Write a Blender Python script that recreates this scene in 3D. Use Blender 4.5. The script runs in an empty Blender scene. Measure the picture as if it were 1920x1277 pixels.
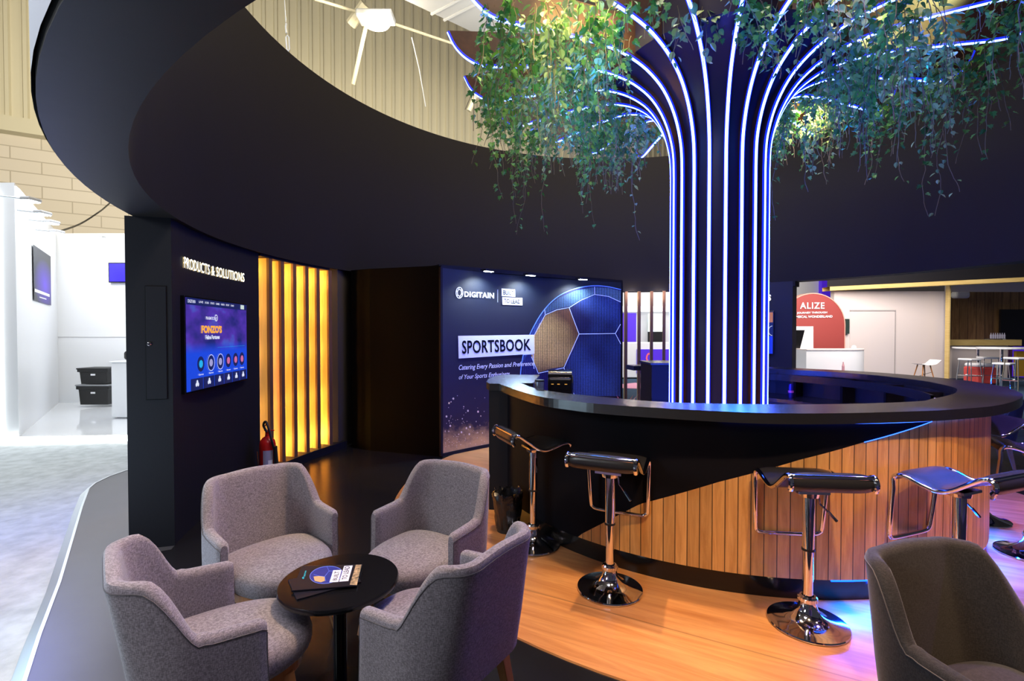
import bpy, bmesh, math, random
from math import sin, cos, pi, radians as R
from mathutils import Vector, Matrix
random.seed(7)
S = bpy.context.scene
COL = S.collection
# ------------------------------------------------------------------ camera
F, TILT, H = 928.0, 0.018, 1.6
cam = bpy.data.cameras.new('camera'); cam.lens = F/1920*36; cam.sensor_width = 36; cam.clip_start = .05; cam.clip_end = 200
co = bpy.data.objects.new('camera', cam); COL.objects.link(co)
co.location = (0, 0, H); co.rotation_euler = (pi/2-TILT, 0, 0); S.camera = co
S.view_settings.view_transform = 'Standard'; S.view_settings.look = 'None'

def ray(x, y):
    a = (x-960)/F; b = -(y-638.5)/F
    return Vector((a, cos(TILT)+b*sin(TILT), -sin(TILT)+b*cos(TILT)))
def hz(x, y, z):                      # point of a horizontal plane
    d = ray(x, y); s = (z-H)/d.z; return Vector((d.x*s, d.y*s, z))
def hy(x, y, Y):                      # point of the upright plane at depth Y
    d = ray(x, y); s = Y/d.y; return Vector((d.x*s, Y, H+d.z*s))
def hcyl(x, c, r, far=True, y=621):
    d = ray(x, y); a = d.x**2+d.y**2; b = -2*(d.x*c[0]+d.y*c[1]); k = c[0]**2+c[1]**2-r*r
    q = math.sqrt(max(0, b*b-4*a*k)); s = (-b+(q if far else -q))/(2*a)
    return Vector((d.x*s, d.y*s, H+d.z*s))
def ang(p, c): return math.atan2(p[1]-c[1], p[0]-c[0])

# ------------------------------------------------------------------ materials
def nt(name):
    m = bpy.data.materials.new(name); m.use_nodes = True
    return m, m.node_tree.nodes, m.node_tree.links, m.node_tree.nodes['Principled BSDF']
def mat(name, c, rough=.5, metal=0, spec=.5, emit=None, es=0, bump=0, bscale=200, noise=0, nscale=6, coat=0, trans=0, alpha=1):
    m, n, l, b = nt(name)
    b.inputs['Base Color'].default_value = (*c, 1); b.inputs['Roughness'].default_value = rough
    b.inputs['Metallic'].default_value = metal; b.inputs['Specular IOR Level'].default_value = spec
    b.inputs['Coat Weight'].default_value = coat; b.inputs['Transmission Weight'].default_value = trans
    b.inputs['Alpha'].default_value = alpha
    if emit: b.inputs['Emission Color'].default_value = (*emit, 1); b.inputs['Emission Strength'].default_value = es
    tc = n.new('ShaderNodeTexCoord')
    if bump:
        t = n.new('ShaderNodeTexNoise'); t.inputs['Scale'].default_value = bscale; t.inputs['Detail'].default_value = 4
        l.new(tc.outputs['Object'], t.inputs['Vector'])
        bp = n.new('ShaderNodeBump'); bp.inputs['Strength'].default_value = bump; bp.inputs['Distance'].default_value = .01
        l.new(t.outputs['Fac'], bp.inputs['Height']); l.new(bp.outputs['Normal'], b.inputs['Normal'])
    if noise:
        t = n.new('ShaderNodeTexNoise'); t.inputs['Scale'].default_value = nscale; t.inputs['Detail'].default_value = 6
        l.new(tc.outputs['Object'], t.inputs['Vector'])
        r = n.new('ShaderNodeValToRGB')
        r.color_ramp.elements[0].position = .3; r.color_ramp.elements[1].position = .7
        r.color_ramp.elements[0].color = (*[v*(1-noise) for v in c], 1); r.color_ramp.elements[1].color = (*[min(1, v*(1+noise)) for v in c], 1)
        l.new(t.outputs['Fac'], r.inputs['Fac']); l.new(r.outputs['Color'], b.inputs['Base Color'])
    return m
def wood(name, c1, c2, uv=True, scale=(1, 1, 1), rough=.4, groove=0, gdepth=.9, plank=None):
    """grain runs along V (second axis); groove = board pitch along U in metres"""
    m, n, l, b = nt(name); b.inputs['Roughness'].default_value = rough
    tc = n.new('ShaderNodeTexCoord'); mp = n.new('ShaderNodeMapping'); src = tc.outputs['UV' if uv else 'Object']
    l.new(src, mp.inputs['Vector']); mp.inputs['Scale'].default_value = scale
    t = n.new('ShaderNodeTexNoise'); t.inputs['Scale'].default_value = 1; t.inputs['Detail'].default_value = 8; t.inputs['Roughness'].default_value = .65
    t.inputs['Distortion'].default_value = .6
    l.new(mp.outputs['Vector'], t.inputs['Vector'])
    r = n.new('ShaderNodeValToRGB'); r.color_ramp.elements[0].position = .32; r.color_ramp.elements[1].position = .68
    r.color_ramp.elements[0].color = (*c1, 1); r.color_ramp.elements[1].color = (*c2, 1)
    l.new(t.outputs['Fac'], r.inputs['Fac']); out = r.outputs['Color']
    if groove:
        sp = n.new('ShaderNodeSeparateXYZ'); l.new(src, sp.inputs['Vector'])
        dv = n.new('ShaderNodeMath'); dv.operation = 'DIVIDE'; dv.inputs[1].default_value = groove; l.new(sp.outputs['X'], dv.inputs[0])
        fl = n.new('ShaderNodeMath'); fl.operation = 'FLOOR'; l.new(dv.outputs[0], fl.inputs[0])
        wn = n.new('ShaderNodeTexWhiteNoise'); wn.noise_dimensions = '1D'; l.new(fl.outputs[0], wn.inputs['W'])
        # each board gets its own grain offset and tone
        cb = n.new('ShaderNodeCombineXYZ'); ml = n.new('ShaderNodeMath'); ml.operation = 'MULTIPLY'; ml.inputs[1].default_value = 37
        l.new(wn.outputs['Value'], ml.inputs[0]); l.new(ml.outputs[0], cb.inputs['Z'])
        l.new(cb.outputs['Vector'], mp.inputs['Location'])
        hs = n.new('ShaderNodeHueSaturation'); mr = n.new('ShaderNodeMapRange'); mr.inputs['To Min'].default_value = .82; mr.inputs['To Max'].default_value = 1.15
        l.new(wn.outputs['Value'], mr.inputs['Value']); l.new(mr.outputs[0], hs.inputs['Value']); l.new(out, hs.inputs['Color'])
        fr = n.new('ShaderNodeMath'); fr.operation = 'FRACT'; l.new(dv.outputs[0], fr.inputs[0])
        lt = n.new('ShaderNodeMath'); lt.operation = 'LESS_THAN'; lt.inputs[1].default_value = .075 if gdepth > .5 else .012; l.new(fr.outputs[0], lt.inputs[0])
        mx = n.new('ShaderNodeMix'); mx.data_type = 'RGBA'; l.new(hs.outputs['Color'], mx.inputs['A']); mx.inputs['B'].default_value = (.012, .006, .003, 1)
        mm = n.new('ShaderNodeMath'); mm.operation = 'MULTIPLY'; mm.inputs[1].default_value = gdepth; l.new(lt.outputs[0], mm.inputs[0])
        l.new(mm.outputs[0], mx.inputs['Factor']); out = mx.outputs['Result']
    l.new(out, b.inputs['Base Color'])
    return m
M = {}
M['black'] = mat('matt_black_paint', (.010, .010, .014), .6, spec=.2, bump=.05, bscale=60)
M['ring'] = mat('black_ring_fabric', (.011, .0095, .009), .6, spec=.25, bump=.15, bscale=3)
M['blackgloss'] = mat('black_lacquer', (.006, .006, .007), .18)
M['front'] = mat('black_bar_front', (.006, .006, .009), .7, spec=.06)
M['counter'] = mat('black_laminate_counter', (.014, .014, .016), .27, spec=.8, bump=.02, bscale=400)
M['platform'] = mat('dark_vinyl_floor', (.05, .053, .058), .38, bump=.03, bscale=2, noise=.1, nscale=3)
M['lounge'] = mat('shaded_vinyl_floor', (.010, .010, .012), .25, spec=.3, bump=.02, bscale=3)
M['chrome'] = mat('chrome', (.75, .75, .78), .07, 1)
M['alu'] = mat('aluminium', (.6, .65, .68), .35, 1)
M['leather'] = mat('black_leather', (.022, .022, .024), .25, bump=.08, bscale=300)
M['white'] = mat('white_panel', (.85, .87, .9), .3)
M['whitegloss'] = mat('white_gloss_floor', (.85, .87, .9), .06)
M['seat'] = None
def fabric(name, c):
    m, n, l, b = nt(name); b.inputs['Roughness'].default_value = .9; b.inputs['Sheen Weight'].default_value = .25; b.inputs['Sheen Roughness'].default_value = .4
    tc = n.new('ShaderNodeTexCoord')
    mp = n.new('ShaderNodeMapping'); mp.inputs['Scale'].default_value = (420, 420, 90); l.new(tc.outputs['Object'], mp.inputs['Vector'])
    t = n.new('ShaderNodeTexNoise'); t.inputs['Scale'].default_value = 1; t.inputs['Detail'].default_value = 5; l.new(mp.outputs['Vector'], t.inputs['Vector'])
    mp2 = n.new('ShaderNodeMapping'); mp2.inputs['Scale'].default_value = (90, 90, 420); l.new(tc.outputs['Object'], mp2.inputs['Vector'])
    t2 = n.new('ShaderNodeTexNoise'); t2.inputs['Scale'].default_value = 1; t2.inputs['Detail'].default_value = 5; l.new(mp2.outputs['Vector'], t2.inputs['Vector'])
    ad = n.new('ShaderNodeMath'); ad.operation = 'ADD'; l.new(t.outputs['Fac'], ad.inputs[0]); l.new(t2.outputs['Fac'], ad.inputs[1])
    r = n.new('ShaderNodeValToRGB'); r.color_ramp.elements[0].position = .42; r.color_ramp.elements[1].position = .6
    hf = n.new('ShaderNodeMath'); hf.operation = 'MULTIPLY'; hf.inputs[1].default_value = .5; l.new(ad.outputs[0], hf.inputs[0])
    r.color_ramp.elements[0].color = (*[v*.55 for v in c], 1); r.color_ramp.elements[1].color = (*[v*1.25 for v in c], 1)
    l.new(hf.outputs[0], r.inputs['Fac']); l.new(r.outputs['Color'], b.inputs['Base Color'])
    bp = n.new('ShaderNodeBump'); bp.inputs['Strength'].default_value = .35; bp.inputs['Distance'].default_value = .002
    l.new(hf.outputs[0], bp.inputs['Height']); l.new(bp.outputs['Normal'], b.inputs['Normal'])
    return m
M['grey'] = fabric('grey_woven_fabric', (.3, .265, .285))
M['charcoal'] = fabric('charcoal_woven_fabric', (.035, .032, .035))
M['piping'] = mat('grey_piping', (.12, .11, .115), .8)
M['beech'] = wood('beech_legs', (.32, .12, .035), (.5, .22, .07), uv=False, scale=(30, 30, 4))
M['floorwood'] = wood('oak_laminate_floor', (.44, .17, .05), (.70, .36, .14), uv=True, scale=(14, 1.0, 1), rough=.3, groove=.9, gdepth=.35)
M['cladding'] = wood('oak_cladding', (.48, .22, .055), (.76, .42, .14), uv=True, scale=(28, 2.0, 1), rough=.45, groove=.072)
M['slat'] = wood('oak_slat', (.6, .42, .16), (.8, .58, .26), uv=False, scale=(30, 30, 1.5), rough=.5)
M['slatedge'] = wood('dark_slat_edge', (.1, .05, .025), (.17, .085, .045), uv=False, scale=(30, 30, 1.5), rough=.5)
M['fin'] = wood('walnut_fin', (.045, .016, .011), (.08, .03, .018), uv=False, scale=(6, 6, 6), rough=.45)
M['core'] = mat('navy_core', (.02, .015, .05), .4)
M['ledhalo'] = mat('blue_led_halo', (.02, .02, .3), .5, emit=(.004, .02, 1), es=1.6)  # weak emission for the blue halo beside each LED line
M['led'] = mat('blue_white_led', (.1, .1, .1), .5, emit=(.05, .10, 1), es=34)
M['ledblue'] = mat('blue_led_line', (.05, .05, .1), .5, emit=(.02, .10, 1), es=6)
M['ledstrong'] = mat('blue_led_strip', (.05, .05, .1), .5, emit=(.0, .05, 1), es=9)
M['ledwhite'] = mat('white_led', (.5, .5, .5), .5, emit=(.95, 1, .97), es=9)
M['lamp'] = mat('warm_lamp', (.5, .5, .5), .5, emit=(1, .82, .5), es=30)
M['spotface'] = mat('cool_spot_face', (.5, .5, .5), .5, emit=(.75, .88, 1), es=25)
M['textglow'] = mat('lit_letters', (.8, .8, .8), .5, emit=(1, .95, .72), es=2.4)
M['ink_white'] = mat('white_print', (.85, .87, .95), .6)
M['ink_dark'] = mat('navy_print', (.003, .003, .012), .7, spec=.1)
M['red'] = mat('red_enamel', (.5, .012, .01), .25)
M['rubber'] = mat('black_rubber', (.01, .01, .01), .5)
M['bag'] = mat('black_bin_bag', (.008, .008, .01), .22, bump=.9, bscale=22)
M['glass'] = mat('smoked_glass', (.6, .7, .75), .03, trans=.9)
M['carpet'] = mat('pale_grey_carpet', (.42, .46, .48), .95, bump=.5, bscale=30, noise=.16, nscale=9)
M['bluecarpet'] = mat('dark_blue_carpet', (.02, .06, .12), .95, noise=.2)
M['terracotta'] = mat('terracotta_red', (.33, .055, .05), .5)
M['pink'] = mat('pale_pink_rug', (.75, .35, .5), .9)
M['gold'] = wood('pale_pine', (.6, .42, .14), (.72, .55, .22), uv=False, scale=(2, 2, 20))
M['booth'] = mat('warm_white_wall', (.78, .7, .68), .6)
M['darkwood'] = wood('brown_planks', (.18, .09, .03), (.4, .24, .09), uv=True, scale=(8, 1, 1), groove=.35, gdepth=.6)
M['violet'] = mat('violet_panel', (.06, .015, .45), .5, emit=(.08, .02, .7), es=.5)
M['tvblue'] = mat('blue_screen', (.02, .02, .2), .3, emit=(.05, .02, .75), es=1.0)
M['ceil'] = mat('hall_ceiling', (.3, .27, .26), .8, noise=.15, nscale=.5)
M['cream'] = mat('cream_steel', (.68, .62, .45), .5)
M['duct'] = mat('pale_duct', (.45, .46, .48), .5)

def leafmat(name, a, b_):
    m, n, l, b = nt(name); b.inputs['Roughness'].default_value = .4; b.inputs['Specular IOR Level'].default_value = .3
    g = n.new('ShaderNodeNewGeometry'); r = n.new('ShaderNodeValToRGB')
    r.color_ramp.elements[0].color = (*a, 1); r.color_ramp.elements[1].color = (*b_, 1)
    l.new(g.outputs['Random Per Island'], r.inputs['Fac']); l.new(r.outputs['Color'], b.inputs['Base Color'])
    b.inputs['Transmission Weight'].default_value = 0
    tr = n.new('ShaderNodeBsdfTranslucent'); l.new(r.outputs['Color'], tr.inputs['Color'])
    mx = n.new('ShaderNodeMixShader'); mx.inputs[0].default_value = .15
    l.new(b.outputs[0], mx.inputs[1]); l.new(tr.outputs[0], mx.inputs[2]); l.new(mx.outputs[0], n['Material Output'].inputs['Surface'])
    return m
M['leafA'] = leafmat('ivy_leaf', (.03, .18, .04), (.24, .52, .09))
M['leafB'] = leafmat('variegated_leaf', (.1, .3, .09), (.5, .6, .2))
M['stem'] = mat('ivy_stem', (.2, .15, .07), .7)

# ------------------------------------------------------------------ mesh helpers
class MB:
    def __init__(s): s.v = []; s.f = []; s.uv = []; s.mi = []
    def add(s, vs, fs, uvs=None, mi=0):
        o = len(s.v); s.v += [tuple(v) for v in vs]
        for k, f in enumerate(fs):
            s.f.append([i+o for i in f]); s.mi.append(mi)
            s.uv.append([uvs[i] for i in f] if uvs else [(0, 0)]*len(f))
    def box(s, c, d, rz=0, mi=0, m=None):
        x, y, z = [k/2 for k in d]
        vs = [Vector((i*x, j*y, k*z)) for i in (-1, 1) for j in (-1, 1) for k in (-1, 1)]
        r = Matrix.Rotation(rz, 3, 'Z') if m is None else m
        vs = [r @ v+Vector(c) for v in vs]
        s.add(vs, [(0, 1, 3, 2), (4, 6, 7, 5), (0, 4, 5, 1), (2, 3, 7, 6), (0, 2, 6, 4), (1, 5, 7, 3)], None, mi)
    def rbox(s, c, d, r=.01, rz=0, mi=0):
        # box with chamfered vertical edges and top/bottom edges
        x, y, z = [k/2 for k in d]; r = min(r, x*.9, y*.9, z*.9)
        def ring(ix, iz, n=3):
            out = []
            for (sx, sy, a0) in ((1, 1, 0), (-1, 1, pi/2), (-1, -1, pi), (1, -1, 3*pi/2)):
                for k in range(n+1):
                    a = a0+pi/2*k/n
                    out.append(Vector((sx*(x-r)+cos(a)*(r-ix), sy*(y-r)+sin(a)*(r-ix), iz)))
            return out
        rings = [ring(r*.99, -z), ring(r*.3, -z+r*.3), ring(0, -z+r), ring(0, z-r), ring(r*.3, z-r*.3), ring(r*.99, z)]
        mt = Matrix.Rotation(rz, 3, 'Z'); n = len(rings[0]); vs = [mt @ v+Vector(c) for q in rings for v in q]
        fs = [(i*n+j, i*n+(j+1) % n, (i+1)*n+(j+1) % n, (i+1)*n+j) for i in range(5) for j in range(n)]
        fs += [tuple(reversed(range(n))), tuple(range(5*n, 6*n))]
        s.add(vs, fs, None, mi)
    def lathe(s, prof, c=(0, 0, 0), n=32, mi=0, cap=True):
        vs = []; fs = []
        for r, z in prof:
            for k in range(n): vs.append((c[0]+r*cos(2*pi*k/n), c[1]+r*sin(2*pi*k/n), c[2]+z))
        for i in range(len(prof)-1):
            for k in range(n): fs.append((i*n+k, i*n+(k+1) % n, (i+1)*n+(k+1) % n, (i+1)*n+k))
        if cap: fs += [tuple(reversed(range(n))), tuple(range((len(prof)-1)*n, len(prof)*n))]
        s.add(vs, fs, None, mi)
    def tube(s, pts, r, n=8, closed=False, mi=0, cap=True):
        pts = [Vector(p) for p in pts]; N = len(pts); rr = r if isinstance(r, (list, tuple)) else [r]*N
        vs = []; prev = None
        for i, p in enumerate(pts):
            a = pts[(i-1) % N] if closed or i > 0 else p; b = pts[(i+1) % N] if closed or i < N-1 else p
            t = (b-a); t = t.normalized() if t.length > 1e-9 else Vector((0, 0, 1))
            if prev is None:
                u = t.orthogonal().normalized()
            else:
                u = prev-t*prev.dot(t); u = u.normalized() if u.length > 1e-6 else t.orthogonal().normalized()
            prev = u; w = t.cross(u)
            for k in range(n): vs.append(p+(u*cos(2*pi*k/n)+w*sin(2*pi*k/n))*rr[i])
        fs = []
        for i in range(N if closed else N-1):
            j = (i+1) % N
            for k in range(n): fs.append((i*n+k, i*n+(k+1) % n, j*n+(k+1) % n, j*n+k))
        if cap and not closed: fs += [tuple(reversed(range(n))), tuple(range((N-1)*n, N*n))]
        s.add(vs, fs, None, mi)
    def grid(s, rows, closed=False, mi=0, uvs=None):
        n = len(rows[0]); vs = [p for r in rows for p in r]; fs = []
        for i in range(len(rows)-1):
            for k in range(n if closed else n-1):
                fs.append((i*n+k, i*n+(k+1) % n, (i+1)*n+(k+1) % n, (i+1)*n+k))
        s.add(vs, fs, [u for r in uvs for u in r] if uvs else None, mi)
    def prism(s, poly, z0, z1, mi=0, uvs=False):
        n = len(poly); vs = [(p[0], p[1], z0) for p in poly]+[(p[0], p[1], z1) for p in poly]
        fs = [tuple(reversed(range(n))), tuple(range(n, 2*n))]+[(k, (k+1) % n, (k+1) % n+n, k+n) for k in range(n)]
        s.add(vs, fs, [(v[0], v[1]) for v in vs], mi)
    def build(s, name, m, parent=None, smooth=False, bevel=0, local=True, recalc=True):
        me = bpy.data.meshes.new(name); me.from_pydata([tuple(v) for v in s.v], [], s.f)
        ul = me.uv_layers.new(name='UVMap'); i = 0
        for f in s.uv:
            for u in f: ul.data[i].uv = u; i += 1
        ms = m if isinstance(m, (list, tuple)) else [m]
        for k in ms: me.materials.append(k)
        for p, q in zip(me.polygons, s.mi): p.material_index = q; p.use_smooth = smooth
        me.update()
        if recalc:
            b = bmesh.new(); b.from_mesh(me); bmesh.ops.recalc_face_normals(b, faces=b.faces); b.to_mesh(me); b.free()
        if smooth: 
            try: me.set_sharp_from_angle(angle=R(42))
            except Exception: pass
        o = bpy.data.objects.new(name, me); COL.objects.link(o)
        if parent: 
            o.parent = parent
            if not local: o.matrix_parent_inverse = Matrix.Translation(parent.location).inverted() if not any(parent.rotation_euler) else (Matrix.Translation(parent.location) @ parent.rotation_euler.to_matrix().to_4x4()).inverted()
        if bevel:
            d = o.modifiers.new('bevel', 'BEVEL'); d.width = bevel; d.segments = 2; d.limit_method = 'ANGLE'
        return o
def empty(name, loc=(0, 0, 0), rz=0):
    o = bpy.data.objects.new(name, None); COL.objects.link(o); o.location = loc; o.rotation_euler = (0, 0, rz); o.empty_display_size = .1
    return o
def tag(o, label=None, cat=None, group=None, kind=None):
    if label: o['label'] = label
    if cat: o['category'] = cat
    if group: o['group'] = group
    if kind: o['kind'] = kind
    return o
def struct(o): o['kind'] = 'structure'; return o
def copytree(o, parent=None):
    c = o.copy(); COL.objects.link(c)
    if parent: c.parent = parent
    for ch in list(o.children): copytree(ch, c)
    return c
def cr(pts, n=6, closed=False):       # Catmull-Rom
    P = [Vector(p) for p in pts]; out = []; N = len(P)
    for i in range(N if closed else N-1):
        p0 = P[(i-1) % N] if closed else P[max(0, i-1)]; p1 = P[i]; p2 = P[(i+1) % N] if closed else P[i+1]; p3 = P[(i+2) % N] if closed else P[min(N-1, i+2)]
        for k in range(n):
            t = k/n; out.append(.5*((2*p1)+(p2-p0)*t+(2*p0-5*p1+4*p2-p3)*t*t+(3*p1-p0-3*p2+p3)*t**3))
    if not closed: out.append(P[-1])
    return out
def text_data(s, bold=.012, align='LEFT', shear=0, spacing=1.0):
    cu = bpy.data.curves.new('t', 'FONT'); cu.body = s; cu.size = 1; cu.align_x = align; cu.offset = bold; cu.shear = shear; cu.space_character = spacing
    cu.resolution_u = 3
    o = bpy.data.objects.new('t', cu); COL.objects.link(o)
    dg = bpy.context.evaluated_depsgraph_get(); dg.update()
    me = bpy.data.meshes.new_from_object(o.evaluated_get(dg))
    vs = [v.co.copy() for v in me.vertices]; fs = [tuple(p.vertices) for p in me.polygons]
    bpy.data.objects.remove(o); bpy.data.curves.remove(cu); bpy.data.meshes.remove(me)
    return vs, fs
def text_on(s, fn, box, name, m, parent, bold=.012, shear=0, extr=0, spacing=1.0):
    """fit text into box=(u0,v0,u1,v1) of surface function fn(u,v)->Vector"""
    vs, fs = text_data(s, bold, shear=shear, spacing=spacing)
    xs = [v.x for v in vs]; ys = [v.y for v in vs]; x0, x1, y0, y1 = min(xs), max(xs), min(ys), max(ys)
    b = MB(); P = [fn(box[0]+(v.x-x0)/(x1-x0)*(box[2]-box[0]), box[1]+(v.y-y0)/(y1-y0)*(box[3]-box[1])) for v in vs]
    b.add(P, fs)
    return b.build(name, m, parent, local=False, recalc=False)

# ------------------------------------------------------------------ key places
RC = (1.725, 4.971); RI, RO, ZB, ZT = 4.40, 4.68, 2.438, 4.85     # ring canopy
WI = 4.44
TC = (2.045, 4.93)                                                 # tree
BC = (1.93, 4.93); ZC = 1.14                                       # bar
def pc(c, r, a, z=0): return Vector((c[0]+r*cos(a), c[1]+r*sin(a), z))

# ================================================================== SETTING
# hall floor
b = MB(); b.add([(-40, -4, -.06), (2.5, -4, -.06), (2.5, 60, -.06), (-40, 60, -.06)], [(0, 1, 2, 3)])
struct(b.build('floor_hall_left', M['carpet']))
b = MB(); b.add([(2.5, -4, -.06), (40, -4, -.06), (40, 60, -.06), (2.5, 60, -.06)], [(0, 1, 2, 3)])
struct(b.build('floor_hall_right', M['bluecarpet']))
b = MB(); b.add([(-6.0, 12.0, -.055), (30, 9.5, -.055), (30, 50, -.055), (-6, 50, -.055)], [(0, 1, 2, 3)])
struct(b.build('floor_hall_back', M['bluecarpet']))
# raised platform with aluminium edge
edge = [hz(x, y, 0) for x, y in ((30, 1340), (48, 1277), (75, 1192), (113, 1091), (136, 1013), (154, 951), (167, 916), (179, 906), (206, 893), (235, 883))]
ed = [Vector((p.x, p.y)) for p in edge]
pl = [(-1.45, -2.5), (-1.5, -.5), (-1.8, 1.0)]+[(p.x, p.y) for p in ed]+[(-3.6, 7.6), (-2.6, 9.0), (-.9, 9.9), (1.2, 10.25), (3.6, 9.9), (5.6, 8.7), (6.6, 7.0), (7.0, 5), (6.6, 2.5), (5.2, .2), (3, -2.5)]
b = MB(); b.prism(pl, -.06, 0); struct(b.build('floor_platform', M['platform']))
b = MB()
e2 = [Vector((-1.45, -2.5)), Vector((-1.5, -.5)), Vector((-1.8, 1.0))]+ed+[Vector((-3.6, 7.6))]
rows = []
for i, p in enumerate(e2):
    t = (e2[min(i+1, len(e2)-1)]-e2[max(i-1, 0)]).normalized(); nrm = Vector((-t.y, t.x))
    rows.append([(p.x-nrm.x*.005, p.y-nrm.y*.005, .004), (p.x+nrm.x*.012, p.y+nrm.y*.012, .004), (p.x+nrm.x*.07, p.y+nrm.y*.07, -.055)])
b.grid(rows); struct(b.build('trim_platform', M['alu'], recalc=False))
b = MB()
for f in (.22, .36, .5, .63, .76, .9):
    k = f*(len(ed)-1); i = int(k); p = ed[i].lerp(ed[i+1], k-i)
    b.lathe([(.007, 0), (.006, .003), (.002, .003)], (p.x-.03, p.y, -.022), 8)
struct(b.build('trim_screws', M['rubber']))
# lounge floor (platform vinyl, shade inside the ring painted black) and round oak floor
b = MB(); poly = [pc(RC, 4.44, R(198-318*k/80)) for k in range(81)]+[Vector(v) for v in ((-1.3, 1.65, 0), (-1.78, 2.26, 0), (-2.72, 3.48, 0))]
b.prism(poly, .0, .004); struct(b.build('floor_lounge', M['lounge']))
b = MB(); n = 120; vs = [(BC[0], BC[1], .012)]+[tuple(pc(BC, 3.05, 2*pi*k/n, .012)) for k in range(n)]+[tuple(pc(BC, 3.055, 2*pi*k/n, .003)) for k in range(n)]
ra = R(62)
uv = [((v[0]*cos(ra)+v[1]*sin(ra)), (-v[0]*sin(ra)+v[1]*cos(ra))) for v in vs]
fs = [(0, 1+k, 1+(k+1) % n) for k in range(n)]+[(1+k, 1+n+k, 1+n+(k+1) % n, 1+(k+1) % n) for k in range(n)]
b.add(vs, fs, uv); struct(b.build('floor_oak', M['floorwood']))

# ring canopy
b = MB(); n = 160; rows = []
for k in range(n+1):
    a = 2*pi*k/n
    rows.append([pc(RC, RI, a, ZB), pc(RC, RO, a, ZB), pc(RC, RO+.02, a, ZT), pc(RC, RI, a, ZT), pc(RC, RI, a, ZB)])
b.grid(rows); o = b.build('ceiling_ring_canopy', M['ring'], smooth=True); struct(o)
# outer pale band of the canopy
b = MB(); rows = [[pc(RC, RO+.012, 2*pi*k/n, ZB+.02), pc(RC, RO+.03, 2*pi*k/n, ZT)] for k in range(n+1)]
b.grid(rows); struct(b.build('trim_canopy_outer', mat('pale_fabric', (.5, .52, .56), .8), smooth=True))

def arcwall(name, a0, a1, ri, ro, z0, z1, m, c=RC, n=24, parent=None):
    b = MB(); rows = []
    for k in range(n+1):
        a = a0+(a1-a0)*k/n
        rows.append([pc(c, ri, a, z0), pc(c, ro, a, z0), pc(c, ro, a, z1), pc(c, ri, a, z1)])
    b.grid(rows, closed=True)
    b.add(rows[0], [(0, 1, 2, 3)]); b.add(rows[-1], [(3, 2, 1, 0)])
    return b.build(name, m, parent)
def wang(px, r=RI, far=True, y=621): return ang(hcyl(px, RC, r, far, y), RC)
P2 = hz(319, 409, ZB); A0 = ang(P2, RC)
A1 = wang(486, 4.44)
if A1 < 0: A1 += 2*pi
if A0 < 0: A0 += 2*pi
wl = arcwall('wall_left', A0, A1, WI, RO+.05, 0, ZB, M['black']); struct(wl)
# access hatch on the end face of the left wall
d0 = pc(RC, WI, A0); d1 = pc(RC, RO+.05, A0); tdir = (d0-d1).normalized(); ndir = Vector((tdir.y, -tdir.x, 0))
if ndir.y > 0: ndir = -ndir
def endface(x, y):
    d = ray(x, y); s = (d1-Vector((0, 0, H))); 
    t = (Vector((d1.x, d1.y, H))-Vector((0, 0, H))).dot(ndir)/d.dot(ndir); return Vector((0, 0, H))+d*t
q = [endface(*p) for p in ((273, 537), (311, 538), (314, 747), (275, 749))]
hatch = empty('access_hatch', (q[3]+q[2])/2); tag(hatch, 'narrow black access hatch with round white lock on the end of the dark screen wall', 'hatch')
w = (q[1]-q[0]).length; cx = (q[0]+q[2])/2
mr = Matrix.Rotation(math.atan2(tdir.y, tdir.x), 3, 'Z')
b = MB(); b.box(cx+ndir*.004, (w, .008, abs(q[0].z-q[3].z)), m=mr); b.build('hatch_door', M['black'], hatch, local=False, bevel=.001)
b = MB(); hh = abs(q[0].z-q[3].z)/2
for sx in (-1, 1): b.box(cx+tdir*sx*(w/2+.003)+ndir*.001, (.004, .004, 2*hh+.01), m=mr); b.box(cx+Vector((0, 0, sx*(hh+.003)))+ndir*.001, (w+.01, .004, .004), m=mr)
b.build('hatch_gap', mat('shadow_gap', (.001, .001, .001), 1), hatch, local=False)
lk = endface(281, 645); b = MB(); b.lathe([(.014, 0), (.014, .006), (.009, .01), (.009, .006), (.003, .006)], (0, 0, 0), 16)
lo = b.build('lock', M['chrome'], hatch, local=False); 
for v in lo.data.vertices: v.co = lk+ndir*(.008+v.co.z)+tdir*v.co.x+Vector((0, 0, v.co.y))

# ---------------- wood light slats on the left
A2 = wang(619, 4.42)
if A2 < 0: A2 += 2*pi
base = arcwall('trim_slat_plinth', A1, A2-.06, RI-.02, 4.85, 0, .1, M['black']); struct(base)
struct(arcwall('wall_left_recess', A1-.02, A2+.0, 4.86, 4.9, .1, ZB, mat('recess_backing', (.25, .13, .05), .6)))
struct(arcwall('trim_slat_head', A1, A2, RI+.02, 4.86, ZB-.03, ZB, M['black']))
xs = [503, 525.5, 548.5, 571.5, 592.5, 615]
for i, x in enumerate(xs):
    p = hcyl(x, RC, 4.44); a = ang(p, RC)
    fin = empty('wooden_slat', (p.x, p.y, .1), a)
    ordn = ['first', 'second', 'third', 'fourth', 'fifth', 'sixth'][i]
    tag(fin, ordn+' glowing upright wooden slat from the dark screen wall, lit amber'+(' and nearest it' if i == 0 else ', at the far end' if i == 5 else ''), 'slat', 'amber lit slats beside the screen wall')
    b = MB(); b.box((.095, -.03, (ZB-.13)/2), (.16, .05, ZB-.13)); b.build('board', M['slat'], fin)
    b = MB(); b.box((.0, -.03, (ZB-.13)/2), (.03, .062, ZB-.13)); b.build('front_edge', M['slatedge'], fin)
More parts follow.
